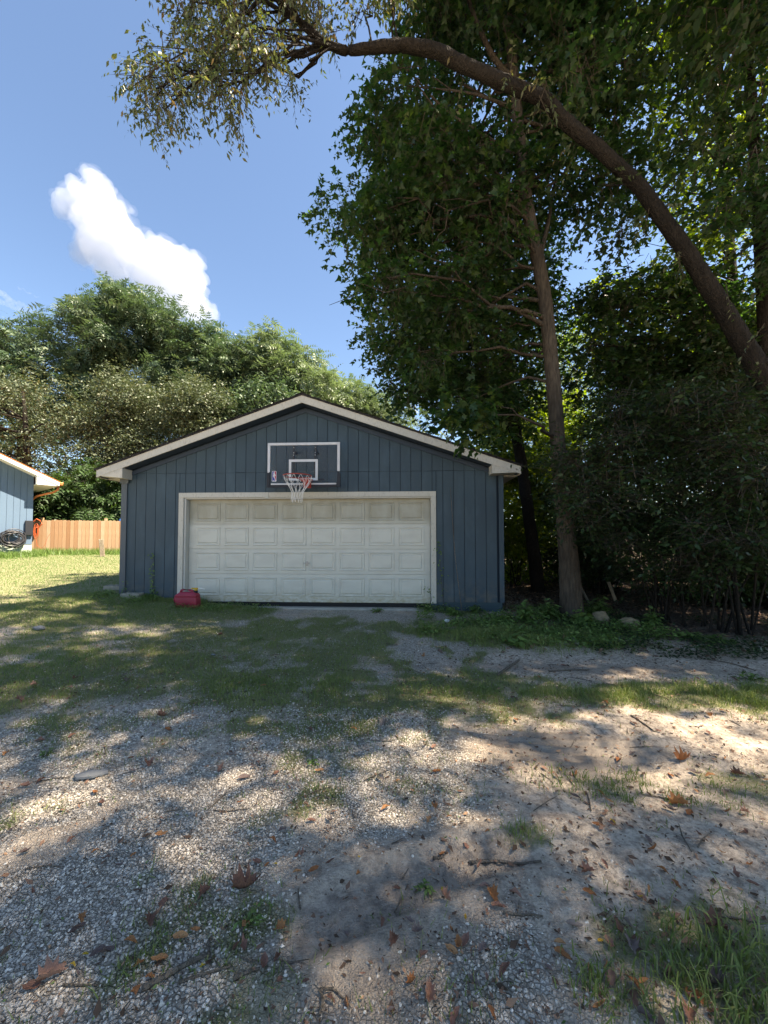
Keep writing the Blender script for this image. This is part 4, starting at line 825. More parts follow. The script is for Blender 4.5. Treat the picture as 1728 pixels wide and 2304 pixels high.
patch(1200, 1440, 1.1, .55, 9000, .05, .20, 'thick tall grass clump in front of the tall maple trunk')
patch(990, 1420, .6, .4, 2500, .03, .12, 'grass clump beside the gravel near the garage right corner')
patch(1700, 1570, .6, .35, 2600, .05, .16, 'coarse grass clump on the far right of the dirt')
patch(620, 1540, 1.0, .5, 5000, .03, .08, 'fuller grass tuft in the middle of the drive')
patch(380, 1350, .9, .28, 3500, .05, .18, 'uncut grass at the foot of the garage left wall')
patch(1180, 1885, .13, .12, 260, .03, .09, 'dark grass tuft on the pale dirt by the long stick')
patch(1350, 2230, .10, .09, 160, .04, .12, 'grass tuft on the sunlit dirt near the camera')
patch(1320, 2050, .12, .08, 160, .02, .08, 'sparse grass tuft among leaves on pale dirt')
patch(440, 2090, .20, .16, 380, .02, .06, 'small grass tuft beside the orange oval leaf')
patch(740, 1700, .12, .12, 200, .02, .06, 'single bright grass tuft on the sunny gravel', mat='lawn')
patch(1450, 1780, .5, .2, 1500, .03, .09, 'dark ragged grass on the dirt at mid right')
fx = rng.uniform(0, 11, 9000); q_ = fa[None]+fd[None]*fx[:, None]-np.array([fd[1], -fd[0], 0])[None]*-rng.gamma(2, .16, 9000)[:, None]
blades('fence_weeds', 'line of uncut weeds along the foot of the picket fence', q_[:, 0], q_[:, 1], rng.uniform(.08, .34, 9000), rng.uniform(.012, .03, 9000), 'weed', 'weeds', .8)
hx = rng.uniform(-.3, 2.5, 3000); q_ = hc[None]+hd_[None]*hx[:, None]+hn[None]*rng.gamma(2, .2, 3000)[:, None]
blades('house_weeds', 'leafy weeds along the block foundation of the blue house', q_[:, 0], q_[:, 1], rng.uniform(.08, .30, 3000), rng.uniform(.015, .03, 3000), 'weed', 'weeds', .8)
# creeping leaves at the foot of the garage
def creepers(label, name, x, y, size, mat='weed', hmax=.10):
    n = len(x); P = np.stack([x, y, gz(x, y)+rng.random(n)*hmax], 1); D = rng.normal(size=(n, 3)); D[:, 2] = D[:, 2]*.25; N = rng.normal(size=(n, 3))*.4+np.array([0, 0, 1.])
    V, F, k = leaf_cloud(P, D, N, size*(.6+.8*rng.random(n)), 'oval'); return tag(link(name, mesh_np(name, V, F, G[mat], {'v': np.repeat(rng.random(n), k)})), label, 'ground cover', kind='stuff')
x, y = sample(-6.4, -2.5, -1.3, -.05, 26000, lambda x, y: sstep(-1.1, -.2, y)*sstep(-2.2, -4.0, x)*sstep(.35, .6, fbm(x, y, 3, 3))); creepers('low creeping weeds around the red can and the foundation', 'creeping_weeds', x, y, .035)
x, y = sample(.2, 4.2, -2.6, .3, 30000, lambda x, y: sstep(.38, .62, fbm(x+3, y, 2.2, 3))*.8); creepers('broad leaved ground weeds between the garage corner and the dirt lane', 'ground_weeds', x, y, .05, 'weed', .14)
x, y = sample(2.5, 7, -3.0, -.5, 16000, lambda x, y: sstep(.45, .6, fbm(x+13, y, 1.9, 3))*.8); creepers('small dark ground weeds under the thicket', 'ground_weeds', x, y, .05, 'shrub', .12)
x, y = sample(-6, 5, -7.2, -2.5, 26000, lambda x, y: .5*gm_(x, y)+.05); creepers('tiny clover leaves scattered through the drive', 'clover', x, y, .014, 'weed', .015)
# crushed limestone: loose angular chips
cv = np.array([(-1,-1,-.6),(1,-1,-.6),(1,1,-.6),(-1,1,-.6),(-.7,-.7,.6),(.8,-.6,.5),(.6,.8,.7),(-.8,.7,.5)])*.5
cv = np.array([(-1,-.7,-.6),(.2,-1,-.6),(1,.1,-.6),(.3,1,-.6),(-.9,.7,-.6),(-.5,-.3,.6),(.6,-.2,.5),(-.1,.6,.65)])*.5
cf = np.array([(5,6,7),(0,1,5),(1,6,5),(1,2,6),(2,3,6),(3,7,6),(3,4,7),(4,5,7),(4,0,5)])
def chips(name, label, x, y, s0, s1, mat, kind='gravel', power=2.2):
    n = len(x); s_ = s0+(s1-s0)*rng.random(n)**power; a = rng.uniform(0, 2*math.pi, n); V = cv[None]*(1+rng.normal(size=(n, 8, 3))*.22); V[:, :, 1] *= rng.uniform(.5, 1, n)[:, None]; V[:, :, 2] *= rng.uniform(.35, .8, n)[:, None]; V = V*s_[:, None, None]
    tx = rng.normal(size=n)*.3; V[:, :, 2] += V[:, :, 0]*tx[:, None]; c, s = np.cos(a)[:, None], np.sin(a)[:, None]; X_ = V[:, :, 0]*c-V[:, :, 1]*s; Y_ = V[:, :, 0]*s+V[:, :, 1]*c
    V = np.stack([X_+x[:, None], Y_+y[:, None], V[:, :, 2]+gz(x, y)[:, None]+(s_*.12)[:, None]], 2).reshape(-1, 3); F = (cf[None]+(np.arange(n)*8)[:, None, None]).reshape(-1, 3)
    return tag(link(name, mesh_np(name, V, F, mat, {'v': np.repeat(rng.random(n), 8)})), label, kind, kind='stuff')
m = Mat('limestone_chips', .9, .2); v = m.attr('v'); c = m.ramp(v, [(0, (.26,.21,.165)), (.3, (.50,.435,.36)), (.7, (.64,.57,.48)), (1, (.78,.72,.63))]); c = m.mix(m.rng(m.noise(m.wco(), 90, 3), .4, .7, 0, .5), c, (.30,.26,.22)); m.col(c); m.bump(m.noise(m.wco(), 200, 3), .3, .002); G['chips'] = m.m
gd = lambda x, y: masks(x, y)[1]
x, y = sample(-3.2, 2.6, -7.2, -4.6, 88000, lambda x, y: gd(x, y)); k = inview(x, y, 0); chips('gravel', 'crushed pale limestone gravel covering the near left of the drive', x[k], y[k], .004, .016, G['chips'])
x, y = sample(-7, 3.5, -4.6, -.1, 50000, lambda x, y: gd(x, y)*(1-.6*gm_(x, y))); k = inview(x, y, 0); chips('gravel', 'pale limestone gravel thinning towards the garage door', x[k], y[k], .006, .018, G['chips'])
x, y = sample(-1.5, 3.6, -7.2, -2.6, 17000, lambda x, y: .22*(1-gd(x, y))+.02); k = inview(x, y, 0); chips('pebbles', 'scattered small pebbles on the bare dirt', x[k], y[k], .003, .014, G['chips'], 'pebbles', 3)
# crumbs of bark and broken leaf
m = Mat('leaf_crumbs', .95, .1); v = m.attr('v'); m.col(m.ramp(v, [(0, (.05,.035,.025)), (.5, (.14,.085,.06)), (.85, (.26,.15,.10)), (1, (.40,.24,.14))])); G['crumbs'] = m.m
def litter(name, label, x, y, s0, s1, tm='oval'):
    n = len(x); P = np.stack([x, y, gz(x, y)+.004+rng.random(n)*.012], 1); D = rng.normal(size=(n, 3)); D[:, 2] *= .22; N = rng.normal(size=(n, 3))*.3+np.array([0, 0, 1.]); V, F, k = leaf_cloud(P, D, N, rng.uniform(s0, s1, n), tm)
    tag(link(name, mesh_np(name, V, F, G['crumbs'], {'v': np.repeat(rng.random(n)**1.3, k)})), label, 'leaf litter', kind='stuff')
x, y = sample(-4, 4, -7.2, -3, 34000, lambda x, y: .25+.75*sstep(.45, .65, fbm(x, y, 2.5, 3))); k = inview(x, y, 0); litter('leaf_crumbs', 'crumbs of dry leaf and bark strewn over gravel and dirt', x[k], y[k], .005, .024)
x, y = sample(1.2, 9, -3.4, 9, 24000, lambda x, y: .9*masks(x, y)[3]+.25*sstep(-3.3, -2.4, y)); litter('woods_leaf_litter', 'brown leaf litter covering the ground under the wood', x, y, .04, .11)
x, y = sample(2.05, 3.6, -.6, 3.2, 2600, lambda x, y: .8+0*x); litter('leaf_litter', 'dry tan leaf pile between the garage side and the maple trunk', x, y, .05, .12)
x, y = sample(-5, 3, -4.8, -.3, 1500, lambda x, y: .5+0*x); litter('leaf_litter', 'small dry leaves scattered before the garage door', x, y, .02, .05)
def sticks(name, label, x, y, l0, l1):
    mb = MB()
    for a, b in zip(x, y):
        L = rng.uniform(l0, l1); w_ = rng.uniform(0, math.pi); d = np.array([math.cos(w_), math.sin(w_), 0])*L/2; p = np.array([a, b, 0]); pts = [p-d, p+rng.normal(size=3)*L*.06, p+d]
        pts = [np.array([q[0], q[1], float(gz(q[0], q[1]))+.006]) for q in pts]; mb.tube(pts, [.003, .004, .002], 4, False)
    tag(mb.build(name, G['stick']), label, 'twigs', kind='stuff')
x, y = sample(-3, 4, -7.1, -3, 130, lambda x, y: 1+0*x); sticks('twigs', 'fine broken twigs lying across the drive', x, y, .05, .22)
x, y = sample(1.5, 7, -2.8, 1, 130, lambda x, y: 1+0*x); sticks('twigs', 'broken twigs under the thicket', x, y, .15, .7)

# ================================================================== SMALL THINGS
# red fuel can
def rbox(mb, cx, cy, levels, n=5):
    """stack of rounded rectangles: levels = (z, half x, half y, corner r, x shift)"""
    rings = []
    for z, hx_, hy_, r_, sx in levels:
        rings.append([(cx+sx+x, cy+y, z) for x, y in rrect(-hx_, hx_, -hy_, hy_, r_, n)])
    k = len(rings[0]); v = [p for r_ in rings for p in r_]; f = [(i*k+j, i*k+(j+1) % k, (i+1)*k+(j+1) % k, (i+1)*k+j) for i in range(len(rings)-1) for j in range(k)]
    f += [tuple(range(k-1, -1, -1)), tuple(range((len(rings)-1)*k, len(rings)*k))]; mb.add(v, f)
gcx, gcy = -4.36, -.50; gz0 = float(gz(gcx, gcy))-.01
can = thing('fuel_can', (gcx, gcy, gz0), 'red plastic fuel can with yellow spout in front of the garage door', 'fuel can')
b = MB(); rbox(b, gcx, gcy, [(gz0, .205, .085, .03, .01), (gz0+.02, .225, .10, .04, .01), (gz0+.20, .225, .10, .04, 0), (gz0+.225, .215, .092, .04, 0), (gz0+.235, .225, .10, .04, 0), (gz0+.275, .205, .085, .04, .005), (gz0+.305, .165, .055, .03, .01), (gz0+.315, .155, .048, .03, .01)])
b.build('body', G['canred'], can, True, .0)
b = MB(); b.tube([(gcx-.15, gcy, gz0+.295), (gcx-.135, gcy, gz0+.345), (gcx-.09, gcy, gz0+.358), (gcx+.04, gcy, gz0+.350), (gcx+.10, gcy, gz0+.335), (gcx+.115, gcy, gz0+.30)], [.022, .023, .021, .021, .024, .03], 10); b.build('handle', G['canred'], can, True)
MB().tube([(gcx-.20, gcy-.02, gz0+.05), (gcx-.255, gcy-.02, gz0+.07), (gcx-.262, gcy-.02, gz0+.15), (gcx-.235, gcy-.02, gz0+.24), (gcx-.17, gcy-.02, gz0+.26)], .022, 10).build('rear_grip', G['canred'], can, True)
for k in range(3): MB().box(gcx-.13, gcx+.15, gcy-.1035, gcy-.099, gz0+.07+k*.05, gz0+.073+k*.05).build('moulded_rib', G['canred'], can)
MB().tube([(gcx+.155, gcy, gz0+.285), (gcx+.165, gcy, gz0+.345)], [.042, .042], 12).build('cap', G['blackpad'], can)
MB().tube([(gcx+.165, gcy, gz0+.346), (gcx+.166, gcy, gz0+.38)], [.034, .03], 12).box(gcx+.08, gcx+.22, gcy-.022, gcy+.022, gz0+.372, gz0+.398).build('spout_base', G['yellow'], can, bevel=.004)
MB().tube([(gcx+.215, gcy, gz0+.385), (gcx+.27, gcy, gz0+.383), (gcx+.34, gcy, gz0+.372)], [.018, .015, .009], 10).build('nozzle', G['whitep'], can, True)
# concrete blocks by the left corner
def cblock(cx, cy, rz, label, tilt=0):
    z = float(gz(cx, cy)); t = thing('concrete_block', (cx, cy, z), label, 'concrete block'); mb = MB(); L, W2, H = .39, .19, .10
    mb.box(-L/2, L/2, -W2/2, -W2/2+.03, 0, H).box(-L/2, L/2, W2/2-.03, W2/2, 0, H)
    for x in (-L/2, -.067, .037, L/2-.03): mb.box(x, x+.03, -W2/2+.031, W2/2-.031, 0, H-.002)
    me = mb.mesh('body', G['block']); o = link('body', me, t); b_ = o.modifiers.new('bevel', 'BEVEL'); b_.width = .004
    t.rotation_euler = (tilt, 0, rz); me2 = MB().box(-L/2+.03, L/2-.03, -W2/2+.03, W2/2-.03, -.02, .03).mesh('soil', G['crumbs']); link('soil', me2, t)
p = on_ground(300, 1340); cblock(-5.72, -.22, .04, 'hollow concrete block lying against the garage left corner')
cblock(-6.55, .35, .25, 'hollow concrete block sunk in the grass beside the garage side wall', .06)
# thin cane leaning on the right wall
ps = [(.93, -.03, 2.56), (.965, -.05, 1.9), (1.0, -.09, 1.2), (1.06, -.17, .6), (1.12, -.26, float(gz(1.12, -.26)))]
tag(MB().tube(smoothline(ps, 12), np.linspace(.004, .008, 12), 6).build('cane', G['stick']), 'thin dark cane leaning on the blue wall right of the garage door', 'cane')
# vines
def vine(label, pts, n, size, y0=-.02, cat='vine', spread=.05):
    t = thing('vine', pts[0], label, cat); ln = smoothline(pts, 16); MB().tube(ln, np.linspace(.005, .002, 16), 5).build('stem', G['twig'], t)
    j = rng.integers(0, 16, n); P = ln[j]+np.stack([rng.normal(size=n)*spread, -rng.random(n)*.03, rng.normal(size=n)*spread*.8], 1); D = np.stack([rng.normal(size=n), -.2+0*P[:, 0], -.5+rng.normal(size=n)*.4], 1); N = np.stack([rng.normal(size=n)*.3, -1+0*P[:, 0], .5+0*P[:, 0]], 1)
    V, F, k = leaf_cloud(P-pts[0], D, N, size*(.6+.8*rng.random(n)), 'oval'); o = link('foliage', mesh_np('foliage', V, F, G['weed'], {'v': np.repeat(rng.random(n)*.5, k)}), t); o['kind'] = 'stuff'
vine('small ivy sprig growing on the blue wall left of the door', [np.array([-5.42, -.03, .25]), np.array([-5.41, -.03, .7]), np.array([-5.42, -.025, 1.18])], 60, .05, spread=.035)
vine('bare vine climbing the blue boards right of the door trim', [np.array([.80, -.05, .05]), np.array([.74, -.03, .5]), np.array([.72, -.03, .9]), np.array([.69, -.025, 1.4])], 34, .05)
vine('dry vine on the lower right door trim', [np.array([.48, -.02, .10]), np.array([.55, -.05, .3]), np.array([.45, .08, .5])], 16, .045)
vine('weed sprig growing up the left corner board', [np.array([-6.05, -.08, .3]), np.array([-5.98, -.06, .6])], 20, .04)
# broad leaved plants by the maple
def plant(label, c, h, n, size, spread, group=None, mat='weed'):
    z = float(gz(c[0], c[1])); t = thing('broadleaf_plant', (c[0], c[1], z), label, 'plant', group); sm = MB(); P = []; D = []
    for k in range(n):
        a = rng.uniform(0, 2*math.pi); r_ = spread*rng.random()**.6; hh_ = h*(1-.5*(r_/spread)**2)*rng.uniform(.55, 1); e = np.array([r_*math.cos(a), r_*math.sin(a), hh_]); ln = smoothline([np.array([e[0]*.2, e[1]*.2, 0]), np.array([e[0]*.6, e[1]*.6, hh_*.6]), e], 6)
        sm.tube(ln+np.array([c[0], c[1], z]), .0035, 4, False)
        for q in range(7): tt = ln[min(5, 2+q//2)]; P.append(tt+rng.normal(size=3)*.012); D.append([math.cos(a+q*2.4), math.sin(a+q*2.4), -.15])
    P = np.array(P); D = np.array(D); N = rng.normal(size=P.shape)*.25+np.array([0, 0, 1.]); V, F, k = leaf_cloud(P, D, N, size*(.6+.7*rng.random(len(P))), 'oval')
    sm.build('stems', G['stem'], t); o = link('leaves', mesh_np('leaves', V, F, G[mat], {'v': np.repeat(rng.random(len(P)), k)}), t); o['kind'] = 'stuff'
pls = [(1130,1400,.30,9,.11,.22,'leafy weed at the garage foundation corner'),(1190,1405,.42,12,.13,.3,'tall broad-leaved weed catching the sun beside the garage'),(1235,1395,.40,11,.13,.26,'broad-leaved weed left of the maple trunk base'),(1310,1410,.45,12,.13,.28,'broad-leaved weed just right of the maple trunk base'),(1345,1385,.5,10,.13,.28,'dark weed behind the first sandstone rock'),(1165,1455,.22,8,.11,.2,'low round-leaved plant in the grass clump'),(1465,1410,.36,9,.11,.25,'dark leafy weed right of the second rock'),(1560,1440,.16,9,.08,.3,'low pale weed at the edge of the dirt lane'),(1620,1445,.14,8,.08,.25,'low spreading weed under the right thicket'),(960,1375,.15,6,.08,.12,'small weed growing under the right end of the garage door'),(850,1378,.13,7,.06,.13,'bright green weed on the gravel before the door'),(1020,1385,.2,8,.09,.2,'leafy weed below the blue boards right of the door'),(1070,1380,.22,8,.09,.2,'leafy weed in front of the dark foundation'),(350,1345,.25,10,.07,.25,'tangled weed beside the concrete block'),(1690,1530,.10,6,.05,.12,'small broad-leaved weed in the grass at far right'),(580,1440,.06,5,.04,.1,'low rosette weed on the gravel')]
for px, py, h, n, sz, spd, lb in pls: plant(lb, on_ground(px, py), h, n+3, sz*1.15, spd)
for k, (px, py) in enumerate([(705,1720),(560,2080),(960,1990),(100,1700)]): plant(['rosette weed on the sunny gravel','small weed beside the fallen stick','tiny weed growing in the tyre rut','little weed on the gravel at the left'][k], on_ground(px, py), .04, 5, .028, .05)
# rocks
def rock(px, py, r_, sc, label, mat='rock'):
    c = on_ground(px, py); import bmesh
    bm = bmesh.new(); bmesh.ops.create_icosphere(bm, subdivisions=3, radius=r_); s0 = rng.uniform(0, 50)
    for v in bm.verts:
        q = v.co.normalized(); f = 1+.55*(float(fbm(q.x*1.3+s0, q.y*1.3+q.z*1.7, 1.5, 3))-.5)*1.3; v.co = Vector((v.co.x*sc[0]*f, v.co.y*sc[1]*f, v.co.z*sc[2]*f))
    me = bpy.data.meshes.new('rock'); bm.to_mesh(me); bm.free(); me.materials.append(G[mat]); me.polygons.foreach_set('use_smooth', [True]*len(me.polygons)); o = link('rock', me, None, (c[0], c[1], c[2]+r_*sc[2]*.8)); tag(o, label, 'rock'); return o
rock(1352, 1405, .15, (1, .9, .85), 'rounded sandstone rock half hidden by weeds right of the maple')
rock(1415, 1412, .13, (1.2, .9, .8), 'pale brown pointed rock further right than the weed-covered one')
rock(1005, 1400, .05, (1.1, .8, .6), 'white stone on the gravel near the garage right corner', 'whitep')
rock(1133, 1422, .035, (1.3, .8, .5), 'white scrap of stone among the leaves before the foundation', 'whitep')
rock(88, 1418, .06, (1.4, .8, .6), 'flat grey stone on the bare patch of lawn', 'slate')
rock(480, 1475, .022, (1.4, .8, .6), 'small pale stone in the patchy grass', 'slate')
# pipes and boards among the weeds
def rod(name, a, b, r_, mat, label, cat, n=10): tag(MB().tube([a, b], r_, n).build(name, G[mat]), label, cat)
a = at(1305, 1318, 7.6); b = on_ground(1335, 1375); rod('metal_pipe', a, b, .022, 'steel', 'silver metal pipe leaning in the weeds behind the maple trunk', 'pipe')
a = at(1369, 1309, 8.4); b = at(1385, 1352, 8.5); d_ = (a-b)/2; tag(MB().obox((a+b)/2, rv*.035, np.array([0, .012, 0]), d_).build('grey_board', G['oldwood'], None, bevel=.003), 'narrow grey board standing in the dark undergrowth', 'board')
c = on_ground(1300, 1452); tag(MB().tube([c+np.array([-.02, -.03, .035]), c+np.array([.03, .22, .03])], [.03, .03], 12, False).tube([c+np.array([-.02, -.03, .035]), c+np.array([.03, .22, .03])], [.024, .024], 12, True).build('pipe_stub', G['steel']), 'short grey pipe end poking out of the tall grass', 'pipe')
# slate flake and weathered board pieces
c = on_ground(203, 1748); o = MB().prism([(-.09, -.03), (-.02, -.055), (.09, -.01), (.10, .03), (.02, .05), (-.07, .02)], -.006, .006).mesh('slate_flake', G['slate']); o = link('slate_flake', o, None, (c[0], c[1], c[2]+.016)); o.rotation_euler = (R(86), 0, R(28)); tag(o, 'flat dark grey flake of slate lying on the left gravel', 'slate')
# named sticks
def stick(pts, r_, label, twigs=()):
    P = []
    for px, py in pts: q = on_ground(px, py); q[2] = float(gz(q[0], q[1]))+r_*1.1; P.append(q)
    ln = smoothline(P, 12); mb = MB().tube(ln, np.linspace(r_, r_*.6, 12), 7, True, .25)
    for i, dx, dy in twigs: e = ln[i]+np.array([dx, dy, .012]); mb.tube([ln[i], (ln[i]+e)/2+np.array([0, 0, .006]), e], [r_*.5, r_*.4, r_*.25], 5)
    tag(mb.build('stick', G['stick'], None, True), label, 'stick')
stick([(1056,1930),(1110,1932),(1160,1938),(1218,1943)], .0085, 'long straight stick lying on the pale dirt right of centre')
stick([(1132,2057),(1165,2062),(1205,2062),(1222,2068)], .0055, 'thin crooked twig on the sunlit dirt', [(4,.02,.05),(7,.03,-.03)])
stick([(318,2232),(380,2200),(430,2168),(472,2155)], .0105, 'thick grey stick beside grass at the near left')
stick([(400,2215),(470,2192),(520,2180)], .005, 'thin stick just below the thick grey stick')
stick([(524,2208),(560,2190),(585,2183)], .007, 'short dark stick pointing at the folded brown leaf')
stick([(470,2150),(468,2120),(478,2110)], .006, 'forked bit of twig at the end of the thick stick', [(3,.05,.01)])
stick([(545,2115),(546,2085),(548,2060)], .005, 'pale upright-lying twig on the gravel')
stick([(722,2230),(726,2260),(718,2290)], .006, 'brown twig near the bottom edge of the drive', [(2,.04,.01),(3,-.03,.02)])
stick([(720,2228),(750,2226),(772,2250)], .004, 'curved thin twig joining the brown twig')
stick([(1120,1522),(1150,1500),(1168,1488)], .017, 'stout broken branch across the far dirt lane')
stick([(1235,1513),(1280,1509),(1325,1508)], .010, 'pale stick lying along the dirt lane')
stick([(1590,1485),(1640,1492),(1700,1510)], .008, 'long thin branch at the right end of the dirt lane')
stick([(1590,2060),(1650,2066),(1715,2078)], .005, 'dark thin twig in the grass at the right edge')
stick([(1420,1612),(1450,1630),(1470,1645)], .008, 'grey twig on the dirt behind the muddy dip')
stick([(140,2222),(180,2222),(220,2224)], .004, 'straight fine twig on the near left gravel')
stick([(975,1925),(990,1918),(1006,1910)], .007, 'stubby grey twig left of the long straight stick')
# fallen leaves, each its own object
def dl_mesh(kind, seed):
    g = np.random.default_rng(seed); crump = .05
    if kind == 'sycamore': o = [(-.06,.0),(.05,-.13),(-.05,-.42),(.18,-.36),(.28,-.58),(.42,-.34),(.60,-.50),(.66,-.24),(.80,-.22),(.78,-.08),(1.02,0),(.80,.10),(.84,.26),(.62,.25),(.62,.50),(.42,.36),(.24,.56),(.17,.34),(-.04,.40),(.06,.13)]
    elif kind == 'oval': o = [(0,0),(.12,-.16),(.32,-.28),(.55,-.29),(.78,-.20),(.93,-.08),(1,0),(.93,.09),(.78,.21),(.55,.28),(.32,.27),(.12,.15)]
    elif kind == 'scrap': o = [(0,0),(.1,-.2),(.35,-.22),(.5,-.38),(.75,-.2),(1,-.1),(.85,.12),(.6,.18),(.45,.34),(.2,.2)]
    else: o = [(0,0),(.2,-.12),(.5,-.16),(.8,-.1),(1,0),(.8,.1),(.5,.15),(.2,.12)]
    o = np.array(o)+g.normal(size=(len(o), 2))*.018; c = np.array([.42, 0]); n = len(o); cu = g.uniform(.6, 2.2); cl = g.uniform(-.6, 1.1)
    rings = [c[None].repeat(n, 0)*0+c+(o-c)*f for f in (.45, .8, 1.0)]; V = [(c[0], c[1], 0)]+[tuple(p) for r_ in rings for p in [(q[0], q[1], 0) for q in r_]]
    V = np.array(V); V[:, 2] = cu*V[:, 1]**2+cl*(V[:, 0]-.45)**2+g.normal(size=len(V))*.035+.09*np.sin(V[:, 0]*9+seed)*np.abs(V[:, 1])
    V[:, 1] = V[:, 1]*(1-.2*cu); V[:, 0] -= .45; V[:, 2] -= V[:, 2].min()
    F = [(0, 1+i, 1+(i+1) % n) for i in range(n)]
    for r_ in range(2): F += [(1+r_*n+i, 1+(r_+1)*n+i, 1+(r_+1)*n+(i+1) % n, 1+r_*n+(i+1) % n) for i in range(n)]
    st = len(V); V = np.concatenate([V, [(-.47, .01, .01), (-.47, -.01, .01), (-.75, 0, .02)]]); F.append((st, st+1, st+2)); return V, F
DM = {}
for kd in ('sycamore', 'oval', 'scrap', 'thin'):
    for mt in ('dry_brown', 'dry_orange', 'dry_grey', 'dry_yellow'):
        for sd in range(3):
            V, F = dl_mesh(kd, sd*7+len(kd)); DM[kd, mt, sd] = mesh_np('fallen_leaf', V, F, G[mt], None, True)
def fallen(x, y, kd, mt, sd, size, rz, label, group=None):
    o = bpy.data.objects.new('fallen_leaf', DM[kd, mt, sd]); COL.objects.link(o); e = .02
    sx = float(gz(x+e, y)-gz(x-e, y))/(2*e); sy = float(gz(x, y+e)-gz(x, y-e))/(2*e); o.location = (x, y, float(gz(x, y))+.010)
    o.rotation_euler = (sy*.6+rng.normal()*.16, -sx*.6+rng.normal()*.16, rz); o.scale = (size,)*3; return tag(o, label, 'leaf', group)
named = [(555,2000,'sycamore','dry_brown',0,.135,.5,'large crinkled brown sycamore leaf on the gravel'),(405,2112,'oval','dry_orange',0,.072,0,'light orange oval leaf beside the grass tuft on the gravel'),(172,2096,'oval','dry_grey',1,.08,.9,'folded grey brown leaf on the near left gravel'),(228,2150,'scrap','dry_grey',0,.10,.7,'large purple grey torn leaf lying flat on the gravel'),
 (115,2205,'sycamore','dry_brown',1,.11,.3,'curled dark sycamore leaf at the lower left'),(594,2172,'oval','dry_brown',1,.07,1.9,'folded brown leaf at the end of the short dark stick'),(624,2160,'oval','dry_brown',2,.06,1.4,'narrow brown leaf standing beside the folded one'),(613,1893,'oval','dry_orange',2,.06,-.6,'orange oval leaf at the bright gravel patch'),(668,1966-1,'scrap','dry_orange',0,.05,.4,'tan torn leaf with a dark edge at mid gravel'),
 (1015,2148,'oval','dry_orange',1,.062,-.5,'spotted orange brown oval leaf on the dark rut dirt'),(950,2155,'scrap','dry_brown',0,.055,.9,'dark brown scrap leaf on the rut dirt'),(885,2130,'sycamore','dry_brown',2,.06,1.2,'brown curled leaf at the left edge of the dirt'),(940,2105,'sycamore','dry_grey',0,.055,.2,'grey curled leaf on the tyre rut'),(1003,2040,'sycamore','dry_brown',0,.06,-.7,'dark red brown leaf on the upper tyre rut'),
 (1047,2072,'oval','dry_yellow',0,.028,1.4,'bright yellow leaf on the smooth rut dirt'),(1325,2014,'scrap','dry_orange',2,.065,-.2,'thick tan curled leaf on the pale dirt'),(1325,1965,'sycamore','dry_brown',1,.075,.1,'red brown crumpled leaf above the thick tan leaf'),(1490,1965,'oval','dry_orange',2,.06,-1.0,'upright pinkish oval leaf on the right dirt'),(1440,2025,'thin','dry_yellow',0,.035,-.3,'narrow yellow leaf on the right dirt'),
 (1380,1855,'oval','dry_yellow',1,.05,1.7,'dark edged yellow leaf near the grass'),(1530,1815,'sycamore','dry_orange',1,.13,-.1,'large orange sycamore leaf at mid right'),(1550,1835,'scrap','dry_orange',2,.07,.8,'tan leaf overlapping the large orange one'),(1510,1828,'scrap','dry_grey',1,.08,-.8,'grey leaf below the large orange one'),(1345,1860,'oval','dry_orange',0,.07,-.6,'pink brown leaf between two grass tufts'),(1615,2100,'sycamore','dry_brown',2,.10,-.4,'dark leaf half under the near grass'),
 (1425,2140,'sycamore','dry_grey',2,.07,1.3,'grey violet leaf below the standing stalk'),(1395,2100,'scrap','dry_brown',1,.07,1.4,'dark standing leaf on the pale dirt'),(1010,1800+40,'scrap','dry_orange',0,.035,.1,'small orange leaf above the long stick'),(620,1945,'scrap','dry_yellow',2,.022,0,'tiny yellow leaf above the large sycamore leaf'),(192,2153,'scrap','dry_yellow',0,.025,.3,'tiny mustard leaf on the near left gravel'),
 (1540,1712,'sycamore','dry_orange',0,.14,.2,'broad tan sycamore leaf on the dirt behind the grass'),(640,1500,'scrap','dry_orange',2,.04,0,'small orange leaf on the patchy grass'),(700,1850,'oval','dry_brown',0,.06,.5,'brown leaf beside the weed on sunny gravel'),(540,1808,'thin','dry_orange',1,.05,.6,'slim orange leaf on mid gravel'),(60,1770,'scrap','dry_brown',1,.09,.3,'rust brown leaf at the left edge'),(365,1615,'sycamore','dry_brown',0,.10,.2,'dark brown leaf at mid left'),(378,1645,'scrap','dry_orange',1,.08,.1,'pinkish orange leaf just below the dark brown one')]
for px, py, kd, mt, sd, sz, rz, lb in named: c = on_ground(px, py); fallen(c[0], c[1], kd, mt, sd, sz*.85, rz+rng.normal()*.1, lb)
cnames = {'dry_brown': 'brown', 'dry_orange': 'orange tan', 'dry_grey': 'grey brown', 'dry_yellow': 'yellow'}
n = 0
